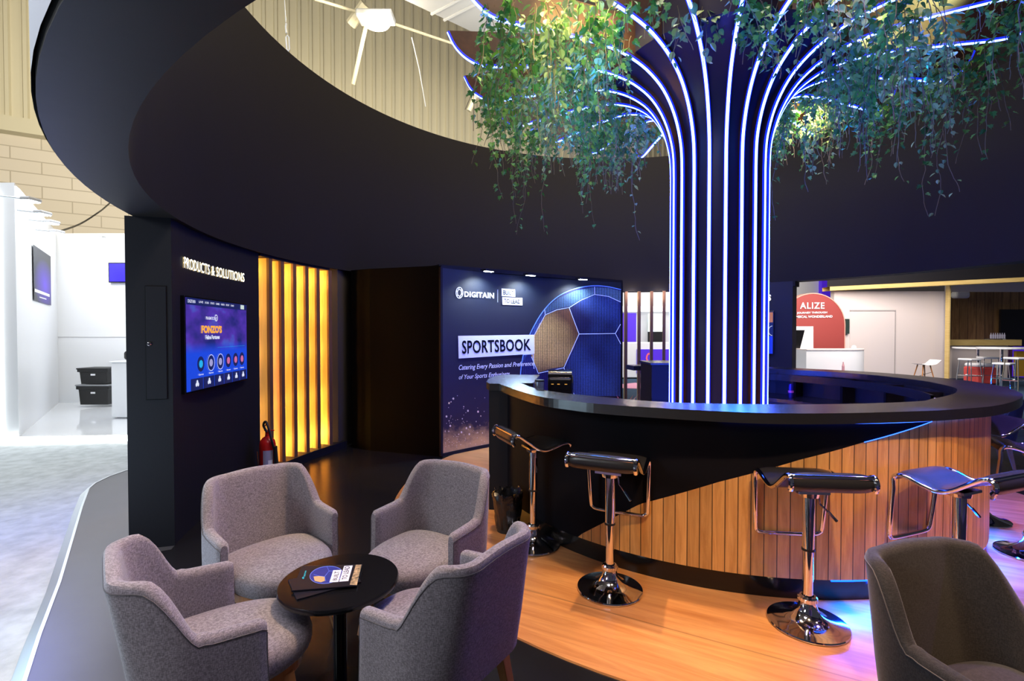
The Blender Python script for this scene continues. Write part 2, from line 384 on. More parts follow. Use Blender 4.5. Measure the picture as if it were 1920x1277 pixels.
def light(kind, name, loc, energy, color, size=.1, rot=None, spot=None, blend=.5, sy=None, target=None):
    l = bpy.data.lights.new(name, kind); l.energy = energy; l.color = color
    if kind == 'AREA':
        l.size = size
        if sy: l.shape = 'RECTANGLE'; l.size_y = sy
    elif kind == 'SUN': l.angle = size
    else: l.shadow_soft_size = size
    if kind == 'SPOT': l.spot_size = spot; l.spot_blend = blend
    o = bpy.data.objects.new(name, l); COL.objects.link(o); o.location = loc
    if target is not None: o.rotation_euler = (Vector(target)-Vector(loc)).to_track_quat('-Z', 'Y').to_euler()
    elif rot: o.rotation_euler = rot
    return o
AM = (1, .5, .08)
for i in range(7):
    if i == 0: a = A1+.012
    else: a = (ang(hcyl(xs[i-1], RC, 4.44), RC)+(ang(hcyl(xs[i], RC, 4.44), RC) if i < 6 else ang(hcyl(640, RC, 4.44), RC)))/2
    if i < 6: a -= .022
    e = 5.0 if i < 6 else .5
    for z, k in ((.2, 4.5 if i == 4 else 2.4), (.75, .9), (1.35, .8), (1.85, .9), (2.3, 2.4)):
        light('POINT', 'amber_light', pc(RC, 4.76 if i < 6 else 4.7, a, z), e*k, AM if i < 6 else (1, .75, .45), .03)

# ---------------- dark room wall between slats and poster
ws = pc(RC, 4.5, A2+.005); W1 = Vector((ws.x, ws.y)); 
def ppos(u):       # poster curve
    a = Vector((-.885, 6.25)); c = Vector((1.80, 8.12)); t = (c-a).normalized(); nn = Vector((-t.y, t.x))
    return a.lerp(c, u)+nn*.16*4*u*(1-u)
def ppx(u): p = ppos(u); return 960+F*p.x/p.y
def px2u(px):
    lo, hi = -.1, 1.1
    for _ in range(40):
        m = (lo+hi)/2
        if ppx(m) < px: lo = m
        else: hi = m
    return (lo+hi)/2
def wallseg(name, pts, z0, z1, th, m, kind=True, parent=None):
    b = MB(); L = []
    for i, p in enumerate(pts):
        t = (Vector(pts[min(i+1, len(pts)-1)])-Vector(pts[max(i-1, 0)])).normalized(); nn = Vector((-t.y, t.x))
        p = Vector(p); q = p+nn*th; L.append([(p.x, p.y, z0), (q.x, q.y, z0), (q.x, q.y, z1), (p.x, p.y, z1)])
    b.grid(L, closed=True); b.add(L[0], [(0, 1, 2, 3)]); b.add(L[-1], [(3, 2, 1, 0)])
    o = b.build(name, m, parent)
    if kind: struct(o)
    return o
wallseg('wall_slat_return', [pc(RC, 4.86, A2-.0).xy, pc(RC, 4.43, A2+(-.035)).xy, (-2.30, 7.15)], .0, ZB, .08, mat('bronze_satin_panel', (.07, .06, .05), .35))
wallseg('wall_back_left', [(-2.30, 7.15), (-2.2, 6.78), (-1.9, 6.62), (-.93, 6.30)], 0, ZB, .1, mat('satin_black_wall', (.002, .002, .0022), .7, spec=.05, bump=.1, bscale=2))
# joinery between poster room and ring
wallseg('ceiling_poster_fascia', [(-.93, 6.32), (1.85, 8.3)], ZB-.03, ZB+.02, 1.4, M['black'])

# ---------------- poster wall (lit)
poster = empty('sportsbook_poster', (ppos(.5).x, ppos(.5).y, 0))
tag(poster, 'tall curved navy advertising panel with a football and SPORTSBOOK lettering behind the bar', 'advertising panel')
def psurf(off):
    def fn(u, v):
        p = ppos(u); t = (ppos(u+.01)-ppos(u-.01)).normalized(); nn = Vector((t.y, -t.x)); p = p+nn*off
        return Vector((p.x, p.y, v))
    return fn
def ppt(x, y, off=.006):   # picture point of the panel -> its surface
    u = px2u(x); p = ppos(u); z = hy(x, y, p.y).z
    return psurf(off)(u, z)
PT = ZB-.035
m, n, l, bs = nt('poster_print'); bs.inputs['Roughness'].default_value = .55
tc = n.new('ShaderNodeTexCoord'); sp = n.new('ShaderNodeSeparateXYZ'); l.new(tc.outputs['UV'], sp.inputs['Vector'])
rp = n.new('ShaderNodeValToRGB'); e = rp.color_ramp.elements
e[0].position = .0; e[0].color = (.022, .01, .02, 1); e[1].position = 1; e[1].color = (.006, .012, .024, 1)
k_ = e.new(.45); k_.color = (.010, .006, .022, 1)
l.new(sp.outputs['Y'], rp.inputs['Fac'])
ns = n.new('ShaderNodeTexNoise'); ns.inputs['Scale'].default_value = 7; ns.inputs['Detail'].default_value = 12; ns.inputs['Roughness'].default_value = .75; l.new(tc.outputs['UV'], ns.inputs['Vector'])
mr_ = n.new('ShaderNodeMapRange'); mr_.inputs['From Min'].default_value = .02; mr_.inputs['From Max'].default_value = .24; mr_.inputs['To Min'].default_value = .35; mr_.inputs['To Max'].default_value = -.3
l.new(sp.outputs['Y'], mr_.inputs['Value']); ad = n.new('ShaderNodeMath'); ad.operation = 'ADD'; l.new(ns.outputs['Fac'], ad.inputs[0]); l.new(mr_.outputs[0], ad.inputs[1])
cr2 = n.new('ShaderNodeValToRGB'); cr2.color_ramp.elements[0].position = .5; cr2.color_ramp.elements[0].color = (0, 0, 0, 1); cr2.color_ramp.elements[1].position = .85; cr2.color_ramp.elements[1].color = (1, 1, 1, 1)
l.new(ad.outputs[0], cr2.inputs['Fac'])
mx = n.new('ShaderNodeMix'); mx.data_type = 'RGBA'; l.new(cr2.outputs['Color'], mx.inputs['Factor']); l.new(rp.outputs['Color'], mx.inputs['A']); mx.inputs['B'].default_value = (.62, .36, .13, 1)
l.new(mx.outputs['Result'], bs.inputs['Base Color'])
bs.inputs['Emission Strength'].default_value = .08; l.new(mx.outputs['Result'], bs.inputs['Emission Color'])  # faint emission added to brighten the printed fabric, which is no lamp
b = MB(); rows = []; uvs = []
for k in range(31):
    u = k/30; rows.append([psurf(0)(u, .05), psurf(0)(u, PT)]); uvs.append([(u*1.2, 0), (u*1.2, 1)])
b.grid(rows, uvs=uvs); b.build('printed_panel', m, poster, local=False, recalc=False)
b = MB(); rows = [[psurf(-.004)(k/30, 0.015), psurf(-.06)(k/30, 0.015), psurf(-.06)(k/30, PT+.03), psurf(-.004)(k/30, PT+.03)] for k in range(31)]
b.grid(rows, closed=True); 
for u in (0, 1):
    p = psurf(-.02)(u, 1.2); b.box((p.x, p.y, 1.22), (.03, .05, 2.4), rz=.6)
b.grid([[psurf(.012)(k/30, .015), psurf(.012)(k/30, .055), psurf(-.01)(k/30, .055)] for k in range(31)])
b.build('frame', M['black'], poster, local=False)
def poly_on(name, pts, mt_, off=.004, parent=poster, fn=None):
    fn = fn or (lambda x, y: ppt(x, y, off))
    bm = bmesh.new(); bm.faces.new([bm.verts.new((x, y, 0)) for x, y in pts])
    x0 = min(p[0] for p in pts); x1 = max(p[0] for p in pts); x = x0+6
    while x < x1:
        bmesh.ops.bisect_plane(bm, geom=bm.verts[:]+bm.edges[:]+bm.faces[:], plane_co=(x, 0, 0), plane_no=(1, 0, 0)); x += 6
    bmesh.ops.triangulate(bm, faces=bm.faces[:]); bm.verts.index_update()
    b = MB(); b.add([fn(v.co.x, v.co.y) for v in bm.verts], [tuple(v.index for v in f.verts) for f in bm.faces]); bm.free()
    o = b.build(name, mt_, parent, local=False, recalc=False); return o
def strip_on(b, pts, w, fn):
    P = [Vector((x, y)) for x, y in pts]; rows = []
    for i, p in enumerate(P):
        t = (P[min(i+1, len(P)-1)]-P[max(i-1, 0)]).normalized(); nn = Vector((-t.y, t.x))*w/2
        rows.append([fn(p.x+nn.x, p.y+nn.y), fn(p.x-nn.x, p.y-nn.y)])
    b.grid(rows)
Z = lambda L: [(800+x*.321, 470+y*.321) for x, y in L]
def ballmat(name, c1, c2, dots=True):
    m, n, l, bs = nt(name); bs.inputs['Roughness'].default_value = .45
    tc = n.new('ShaderNodeTexCoord'); g = n.new('ShaderNodeTexNoise'); g.inputs['Scale'].default_value = 1.3; g.inputs['Detail'].default_value = 1; l.new(tc.outputs['Object'], g.inputs['Vector'])
    r = n.new('ShaderNodeValToRGB'); r.color_ramp.elements[0].position = .35; r.color_ramp.elements[1].position = .7
    r.color_ramp.elements[0].color = (*c1, 1); r.color_ramp.elements[1].color = (*c2, 1); l.new(g.outputs['Fac'], r.inputs['Fac'])
    v = n.new('ShaderNodeTexVoronoi'); v.inputs['Scale'].default_value = 42; v.inputs['Randomness'].default_value = .15; l.new(tc.outputs['Object'], v.inputs['Vector'])
    mr = n.new('ShaderNodeMapRange'); mr.inputs['From Min'].default_value = .1; mr.inputs['From Max'].default_value = .6; mr.inputs['To Min'].default_value = 1.6; mr.inputs['To Max'].default_value = .45
    l.new(v.outputs['Distance'], mr.inputs['Value']); hs = n.new('ShaderNodeHueSaturation'); l.new(r.outputs['Color'], hs.inputs['Color']); l.new(mr.outputs[0], hs.inputs['Value'])
    l.new(hs.outputs['Color'], bs.inputs['Base Color']); l.new(hs.outputs['Color'], bs.inputs['Emission Color']); bs.inputs['Emission Strength'].default_value = .1  # the ball print gets the same added glow
    return m
MB1 = ballmat('ball_print_blue', (.008, .008, .06), (.04, .08, .3)); MB2 = ballmat('ball_print_gold', (.09, .035, .02), (.6, .38, .13)); MB3 = ballmat('ball_print_indigo', (.01, .006, .08), (.02, .025, .16)); MB4 = ballmat('ball_print_steel', (.03, .07, .16), (.1, .2, .34))
out = cr([Vector(p) for p in Z([(549, 850), (545, 740), (556, 640), (580, 540), (625, 440), (685, 345), (765, 268), (860, 224), (960, 206), (1050, 210), (1132, 228)])], 5)
poly_on('football_print', [(p.x, p.y) for p in out]+Z([(1132, 500), (1132, 850), (850, 850)]), MB3, .003)
for nm, pts, mm in (('ball_panel_gold', [(628, 490), (655, 430), (695, 377), (760, 348), (828, 338), (860, 410), (885, 487), (857, 570), (798, 678), (720, 690), (655, 712), (625, 650), (605, 600)], MB2),
                    ('ball_panel_steel', [(690, 342), (770, 276), (865, 234), (974, 214), (976, 252), (900, 285), (832, 326), (760, 338), (692, 366)], MB4),
                    ('ball_panel_blue', [(838, 334), (900, 292), (978, 260), (1060, 272), (1124, 302), (1130, 430), (1098, 478), (1000, 474), (893, 482)], MB1),
                    ('ball_panel_steel', [(984, 214), (1060, 218), (1132, 236), (1132, 298), (1060, 266), (984, 252)], MB4),
                    ('ball_panel_indigo', [(893, 494), (1000, 488), (1098, 492), (1132, 550), (1132, 850), (868, 850), (808, 690), (862, 572)], MB1),
                    ('ball_panel_blue', [(582, 555), (625, 455), (680, 358), (686, 372), (624, 488), (600, 600), (585, 612), (560, 650)], MB1)):
    poly_on(nm, Z(pts), mm, .006)
b = MB(); f9 = lambda x, y: ppt(x, y, .009)
for pts in ([(628, 490), (690, 375), (760, 345), (830, 333), (888, 487), (800, 684), (650, 716), (610, 620)], [(830, 333), (900, 289), (978, 256), (1060, 268), (1130, 300)], [(888, 487), (1100, 484), (1132, 545)], [(1100, 484), (1130, 430)], [(978, 212), (979, 254)], [(800, 684), (862, 845)], [(690, 372), (686, 340)], [(560, 608), (620, 604), (625, 690)]):
    strip_on(b, Z(pts), 1.1, f9)
b.build('ball_seams', mat('pale_seam_print', (.3, .35, .75), .5, emit=(.3, .4, .9), es=.9), poster, local=False, recalc=False)  # printed seams brightened by an added glow
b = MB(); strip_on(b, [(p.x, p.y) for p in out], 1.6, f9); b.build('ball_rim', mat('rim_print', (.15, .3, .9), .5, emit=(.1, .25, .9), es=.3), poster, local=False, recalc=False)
# white boxes and writing
def pfn(off=.012):
    return lambda x, y: ppt(x, y, off)
def quad_on(name, q, mm, off, parent=poster, nseg=8, fn=ppt):
    b = MB(); rows = []
    for k in range(nseg+1):
        t = k/nseg; a = Vector(q[0]).lerp(Vector(q[1]), t); c = Vector(q[3]).lerp(Vector(q[2]), t)
        rows.append([fn(a.x, a.y, off), fn(c.x, c.y, off)])
    b.grid(rows); return b.build(name, mm, parent, local=False, recalc=False)
def bil(q, u, v):
    a = Vector(q[0]).lerp(Vector(q[1]), u); c = Vector(q[3]).lerp(Vector(q[2]), u); return c.lerp(a, v)
def text_quad(s, q, name, mm, off=.012, parent=poster, bold=.012, shear=0, fn=ppt, spacing=1.):
    return text_on(s, lambda u, v: (lambda p: fn(p.x, p.y, off))(bil(q, u, v)), (0, 0, 1, 1), name, mm, parent, bold, shear, spacing=spacing)
quad_on('white_box', Z([(181, 498), (626, 491), (627, 602), (184, 630)]), M['ink_white'], .010)
text_quad('SPORTSBOOK', Z([(202, 525), (604, 515), (606, 582), (203, 604)]), 'lettering_sportsbook', M['ink_dark'], .014, bold=.022, spacing=1.06)
quad_on('white_box', Z([(435, 221), (514, 227), (515, 270), (436, 266)]), M['ink_white'], .010)
quad_on('white_box', Z([(439, 272), (556, 277), (557, 320), (440, 316)]), M['ink_white'], .010)
text_quad('BUILT', Z([(443, 231), (504, 236), (504, 262), (443, 258)]), 'lettering_built', M['ink_dark'], .018, bold=.013)
text_quad('TO LEAD', Z([(447, 281), (543, 286), (543, 311), (447, 307)]), 'lettering_to_lead', M['ink_dark'], .018, bold=.013)
text_quad('DIGITAIN', Z([(217, 238), (390, 247), (390, 280), (217, 270)]), 'lettering_digitain', M['ink_white'], .014, bold=.03, spacing=1.1)
text_quad('Catering Every Passion and Preference', Z([(184, 668), (624, 645), (624, 678), (184, 706)]), 'lettering_tagline', M['ink_white'], .012, bold=.008, shear=.25)
text_quad('of Your Sports Enthusiasts', Z([(184, 726), (482, 704), (482, 740), (184, 760)]), 'lettering_tagline', M['ink_white'], .012, bold=.008, shear=.25)
b = MB(); strip_on(b, Z([(412, 228), (412, 302)]), .6, pfn()); b.build('divider_line', M['ink_white'], poster, local=False, recalc=False)
b = MB(); cc = (860.5, 549)
for k in range(12):
    a = k*pi/6
for rr in (10.2, 6.2):
    strip_on(b, [(cc[0]+rr*.62*cos(t*pi/12), cc[1]+rr*sin(t*pi/12)) for t in range(25)], 1.5, pfn())
for a in range(6):
    strip_on(b, [(cc[0]+6*.62*cos(a*pi/3), cc[1]+6*sin(a*pi/3)), (cc[0]+10*.62*cos(a*pi/3+.5), cc[1]+10*sin(a*pi/3+.5))], 1.3, pfn())
b.build('globe_logo', M['ink_white'], poster, local=False, recalc=False)
b = MB(); rnd = random.Random(3)
for k in range(90):
    x = 833+rnd.random()**1.4*76; y = 845-abs(rnd.gauss(0, 1))*45-5
    if y < 740: continue
    r_ = rnd.choice((.4, .6, .6, 1.0, 1.7)) if y < 815 else .6
    P = [ppt(x+r_*cos(t*pi/3), y+r_*1.3*sin(t*pi/3), .008) for t in range(6)]; b.add(P, [tuple(range(6))])
sp__ = b.build('sparks_print', mat('spark_print', (.9, .75, .5), .5), poster, local=False, recalc=False); sp__['kind'] = 'stuff'
# poster spotlights
for i, (x, y) in enumerate(((897, 508), (977, 519), (1076, 524))):
    u = px2u(x); p = psurf(.22)(u, ZB-.06)
    s = empty('panel_spotlight', p); tag(s, ['left', 'middle', 'right'][i]+' cool white spotlight on top of the football advertising panel', 'spotlight', 'spotlights over the advertising panel')
    t = (ppos(u+.01)-ppos(u-.01)).normalized(); az = math.atan2(t.y, t.x)
    b = MB(); b.rbox((0, 0, .022), (.17, .07, .022), .008, rz=az); b.build('lamp_head', M['black'], s)
    b = MB(); b.box((0, 0, .008), (.13, .05, .006), rz=az); b.build('lamp_lens', M['spotface'], s)
    nn = Vector((t.y, -t.x, 0))
    b = MB(); b.tube([(0, 0, .03), tuple(-nn*.08+Vector((0, 0, .045))), tuple(-nn*.17+Vector((0, 0, .045)))], .008, 6); b.build('lamp_arm', M['black'], s)
    light('SPOT', 'poster_spot', p+Vector((0, 0, -.0)), 85, (.78, .9, 1), .03, spot=R(140), blend=.9, target=psurf(0)(u, ZB-.95))

# ---------------- back slatted screen, header, back wall segment
Ab0 = wang(1166, 4.4); Ab1 = wang(1300, 4.4)
struct(arcwall('trim_back_header', wang(1150), wang(1490), RI+.001, RO, ZB-.08, ZB+.001, M['black']))
for i, x in enumerate((1176, 1201, 1224.5, 1248, 1272, 1296)):
    p = hcyl(x, RC, 4.48); a = ang(p, RC)
    s = empty('divider_slat', (p.x, p.y, 0), a)
    tag(s, ['first', 'second', 'third', 'fourth', 'fifth', 'sixth'][i]+' upright wooden slat of the open divider, counted from the football panel', 'slat', 'open divider slats behind the bar')
    b = MB(); b.box((0, .03, (ZB-.08)/2), (.14, .05, ZB-.08)); b.build('board', M['slat'], s)
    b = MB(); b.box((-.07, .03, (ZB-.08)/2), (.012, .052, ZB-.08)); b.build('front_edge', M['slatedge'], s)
struct(arcwall('wall_back', wang(1372), wang(1485.5), RI+.0, RO, 0, ZB, mat('navy_black_wall', (.01, .01, .02), .5)))
for x in (1185, 1235):
    p = hcyl(x, RC, 4.3); light('POINT', 'header_downlight', (p.x, p.y, 2.3), 5, (1, .8, .6), .02)
# screen on the back wall
p0 = hcyl(1395, RC, 4.36); p1 = hcyl(1448, RC, 4.36)
def flatfn(p0, p1, off=0):
    t = (p1-p0); t.z = 0; t.normalize(); nn = Vector((t.y, -t.x, 0))
    def f(x, y, o=0):
        d = ray(x, y); P = p0+nn*(off+o); s = (Vector((P.x, P.y, H))-Vector((0, 0, H))).dot(nn)/d.dot(nn); return Vector((0, 0, H))+d*s
    return f, t, nn
def tv(name, label, p0, p1, z0, z1, frame=.02, depth=.05, off=0, cat='screen', mm=None):
    f, t, nn = flatfn(p0, p1, off); w = (Vector(p1.xy)-Vector(p0.xy)).length; c = (p0+p1)/2
    o = empty(name, (c.x, c.y, z0)); tag(o, label, cat)
    mr = Matrix.Rotation(math.atan2(t.y, t.x), 3, 'Z'); cc = Vector((c.x, c.y, (z0+z1)/2))+nn*(off-depth/2)
    b = MB(); b.box(cc, (w+2*frame, depth, z1-z0+2*frame), m=mr); b.build('screen_frame', M['blackgloss'], o, local=False, bevel=.004)
    b = MB(); q = [Vector((p.x, p.y, z))+nn*(off+.002) for p, z in ((p0, z0), (p1, z0), (p1, z1), (p0, z1))]
    b.add(q, [(0, 1, 2, 3)], [(0, 0), (1, 0), (1, 1), (0, 1)]); b.build('screen_glass', mm, o, local=False, recalc=False)
    return o, f, q
def emis(name, c, s): 
    return mat(name, tuple(v*.2 for v in c), .4, emit=c, es=s)
m, n, l, bs = nt('casino_lobby_picture'); bs.inputs['Base Color'].default_value = (.01, .01, .03, 1); bs.inputs['Roughness'].default_value = .12
tc = n.new('ShaderNodeTexCoord'); sp = n.new('ShaderNodeSeparateXYZ'); l.new(tc.outputs['UV'], sp.inputs['Vector'])
ns = n.new('ShaderNodeTexNoise'); ns.inputs['Scale'].default_value = 3.2; ns.inputs['Detail'].default_value = 3; l.new(tc.outputs['UV'], ns.inputs['Vector'])
r1 = n.new('ShaderNodeValToRGB'); r1.color_ramp.elements[0].position = .35; r1.color_ramp.elements[0].color = (.01, .015, .12, 1); r1.color_ramp.elements[1].position = .75; r1.color_ramp.elements[1].color = (.04, .13, .5, 1)
k_ = r1.color_ramp.elements.new(.55); k_.color = (.06, .025, .3, 1)
l.new(ns.outputs['Fac'], r1.inputs['Fac'])
r2 = n.new('ShaderNodeValToRGB'); r2.color_ramp.interpolation = 'LINEAR'; e = r2.color_ramp.elements
e[0].position = .36; e[0].color = (.01, .06, .75, 1); e[1].position = .5; e[1].color = (0, 0, 0, 1); l.new(sp.outputs['Y'], r2.inputs['Fac'])
gt = n.new('ShaderNodeMath'); gt.operation = 'LESS_THAN'; gt.inputs[1].default_value = .42
mr2 = n.new('ShaderNodeMapRange'); mr2.inputs['From Min'].default_value = .4; mr2.inputs['From Max'].default_value = .52; mr2.inputs['To Min'].default_value = 1; mr2.inputs['To Max'].default_value = 0; l.new(sp.outputs['Y'], mr2.inputs['Value'])
mx = n.new('ShaderNodeMix'); mx.data_type = 'RGBA'; l.new(mr2.outputs[0], mx.inputs['Factor']); l.new(r1.outputs['Color'], mx.inputs['A']); mx.inputs['B'].default_value = (.008, .05, .55, 1)
l.new(mx.outputs['Result'], bs.inputs['Emission Color']); bs.inputs['Emission Strength'].default_value = 1.3
lobby = m
sA = hcyl(345, RC, WI-.02); sB = hcyl(459.5, RC, WI-.02)
scr, sf, sq = tv('wall_screen', 'wide wall-mounted screen showing a blue game lobby under the PRODUCTS & SOLUTIONS sign', sA, sB, hy(345, 736, sA.y).z, hy(344, 557, sA.y).z, .014, .05, .012, mm=lobby)
f, t, nn = flatfn(sA, sB, .012)
def on_s(u, v, o=.004):
    p = sq[0].lerp(sq[1], u); return Vector((p.x, p.y, sq[0].z+(sq[3].z-sq[0].z)*v))+nn*o
def s_text(s, bx, mm, name, bold=.012): return text_on(s, lambda u, v: on_s(u, v, .005), bx, name, mm, scr, bold)
def s_rect(b, u0, v0, u1, v1, o=.003): b.add([on_s(u0, v0, o), on_s(u1, v0, o), on_s(u1, v1, o), on_s(u0, v1, o)], [(0, 1, 2, 3)])
def s_disc(b, cu, cv, ru, rv, o=.003, n=20, ri=None):
    if ri is None: b.add([on_s(cu+ru*cos(2*pi*k/n), cv+rv*sin(2*pi*k/n), o) for k in range(n)], [tuple(range(n))])
    else: b.grid([[on_s(cu+ru*q*cos(2*pi*k/n), cv+rv*q*sin(2*pi*k/n), o) for q in (1, ri)] for k in range(n+1)])
EW = emis('screen_white', (.8, .85, 1), .9); EO = emis('screen_orange', (1, .45, .06), .9); EC = emis('screen_cyan', (.02, .5, .9), .8); EN = emis('screen_navy', (.01, .02, .14), .7); EL = emis('screen_lilac', (.45, .45, .8), .7); EP = emis('screen_pink', (.8, .2, .45), .7)
for q9 in ((0, .925, 1, 1), (.05, .0, .22, .13), (.225, 0, .39, .13), (.395, 0, .55, .13), (.555, 0, .7, .13), (.705, 0, .84, .13), (.845, 0, .98, .13)): b = MB(); s_rect(b, *q9); b.build('menu_tile', EN, scr, local=False, recalc=False)
s_text('DIGITAIN', (.02, .945, .12, .98), EW, 'screen_writing'); 
for k, wd in enumerate(('LIVE', 'LIVE CASINO', 'SPORTS', 'GAMES', 'PROMOTIONS', 'SPORT', 'TOURNAMENTS')): s_text(wd, (.17+.085*k, .955, .17+.085*k+.06, .978), EW, 'screen_writing')
b = MB(); s_rect(b, .87, .935, .94, .99, .005); b.build('login_button', emis('screen_cream', (.7, .85, .75), .8), scr, local=False, recalc=False)
s_text('PRAGMATIC PLAY', (.27, .775, .44, .81), EW, 'screen_writing', .02)
s_text("FONZO'S", (.2, .62, .52, .71), EO, 'screen_writing_title', .06)
s_text("Feline Fortunes", (.26, .55, .48, .6), EW, 'screen_writing_title', .04)
b = MB(); s_disc(b, .43, .8, .025, .04, .004, 20, .75); b.build('logo_ring', EW, scr, local=False, recalc=False)
b = MB(); br = MB()
for k, cu in enumerate((.19, .34, .49, .63, .765, .89)):
    s_disc(b, cu, .28, .05, .085); bq = MB(); s_disc(bq, cu, .28, .028, .045, .005, 10); bq.build('badge_art', [EC, EL, EL, EP, EP, EP][k], scr, local=False, recalc=False)
    if k in (1, 2): s_disc(br, cu, .28, .056, .095, .006, 24, .93)
    s_text('Games', (cu-.035, .155, cu+.035, .175), EW, 'screen_writing')
b.build('game_badges', EN, scr, local=False, recalc=False); br.build('badge_ring', EW, scr, local=False, recalc=False)
b = MB()
for k, cu in enumerate((.135, .31, .475, .63, .775, .91)):
    s_disc(b, cu-.012, .06, .012, .022, .005, 8); s_disc(b, cu+.012, .06, .012, .022, .005, 8); s_disc(b, cu, .088, .012, .024, .0055, 8)
b.build('menu_icons', EW, scr, local=False, recalc=False)
b = MB(); s_rect(b, .45, .45, .95, .452); b.build('stage_line', EC, scr, local=False, recalc=False)
# lit letters
LP = empty('lit_sign', ((sA+sB)/2)); tag(LP, 'lit cream letters reading PRODUCTS & SOLUTIONS on the dark curved wall above the screen', 'sign')
vs, fs = text_data('PRODUCTS & SOLUTIONS', .004, spacing=1.08); xa = min(v.x for v in vs); xb = max(v.x for v in vs); ya = min(v.y for v in vs); yb = max(v.y for v in vs)
aL = wang(344, WI); aR = wang(457, WI); aL += 2*pi if aL < 0 else 0; aR += 2*pi if aR < 0 else 0
zt_, zb_ = hy(344, 481, hcyl(344, RC, WI).y).z, hy(344, 502, hcyl(344, RC, WI).y).z
P = [pc(RC, WI-.012, aL+(v.x-xa)/(xb-xa)*(aR-aL), zb_+(v.y-ya)/(yb-ya)*(zt_-zb_)) for v in vs]
b = MB(); b.add(P, fs); b.build('letter_faces', M['textglow'], LP, local=False, recalc=False)
P2_ = [pc(RC, WI-.003, aL+(v.x-xa)/(xb-xa)*(aR-aL)+.0006, zb_+(v.y-ya)/(yb-ya)*(zt_-zb_)-.003) for v in vs]
b = MB(); b.add(P2_, fs); b.build('letter_backs', mat('brass_letter', (.5, .4, .2), .4), LP, local=False, recalc=False)

# back wall screen with 'S'
p0 = hcyl(1390, RC, RI-.0); p1 = hcyl(1450, RC, RI-.0)
scr2, sf2, sq2 = tv('wall_screen', 'narrow slice of a blue wall screen just right of the column', p0, p1, hy(1449, 663, p1.y).z, hy(1449, 585, p1.y).z, .015, .06, .06, mm=EN)
nn2 = flatfn(p0, p1, .06)[2]
def on2(u, v, o=.004):
    p = sq2[0].lerp(sq2[1], u); return Vector((p.x, p.y, sq2[0].z+(sq2[3].z-sq2[0].z)*v))+nn2*o
b = MB(); b.add([on2(.7, .75), on2(1, .75), on2(1, .99), on2(.7, .99)], [(0, 1, 2, 3)]); b.build('screen_picture', emis('screen_ember', (.8, .3, .12), .5), scr2, local=False, recalc=False)
b = MB(); b.add([on2(0, .0), on2(1, .0), on2(1, .42), on2(0, .42)], [(0, 1, 2, 3)]); b.build('screen_tiles', emis('screen_blue', (.01, .04, .8), .9), scr2, local=False, recalc=False)
b = MB(); b.grid([[on2(.985+.12*q*cos(pi/2+pi*k/10), .55+.12*q*sin(pi/2+pi*k/10), .006) for q in (1, .9)] for k in range(11)]); b.build('screen_ring', EW, scr2, local=False, recalc=False)
LS = empty('lit_sign', hcyl(1440, RC, RI-.01)); tag(LS, 'lit white letter S on the far dark wall right of the column', 'sign')
aL = wang(1385); aR = wang(1445); pz = hcyl(1445, RC, RI).y; z0, z1 = hy(1445, 564, pz).z, hy(1445, 552.5, pz).z
vs, fs = text_data('SOLUTIONS', .03); xa = min(v.x for v in vs); xb = max(v.x for v in vs); ya = min(v.y for v in vs); yb = max(v.y for v in vs)
b = MB(); b.add([pc(RC, RI-.012, aL+(v.x-xa)/(xb-xa)*(aR-aL), z0+(v.y-ya)/(yb-ya)*(z1-z0)) for v in vs], fs); b.build('letter_faces', M['textglow'], LS, local=False, recalc=False)

# ================================================================== TREE COLUMN
tree = empty('light_tree_column', (TC[0], TC[1], 0)); tag(tree, 'round column of dark fins spreading into branches, each edged with a bright blue-white light line', 'column')
b = MB(); b.lathe([(.40, .0), (.40, 3.3), (.42, 3.5), (.50, 3.72), (.65, 3.92), (.85, 4.08), (1.0, 4.14), (1.0, 4.5)], (TC[0], TC[1], 0), 60); b.build('core', M['core'], tree, local=False, smooth=True)
prof = [(.447, 0.02), (.447, 1.0), (.447, 2.2), (.447, 3.1), (.453, 3.3), (.475, 3.45), (.525, 3.62), (.605, 3.78), (.71, 3.91), (.86, 4.02), (1.02, 4.09), (1.2, 4.135), (1.5, 4.155), (1.9, 4.15), (2.2, 4.142), (2.34, 4.15), (2.43, 4.18), (2.52, 4.24), (2.60, 4.33), (2.66, 4.45)]
pf = prof[:3]+[(v.x, v.y) for v in cr([Vector(p) for p in prof[3:]], 3)]
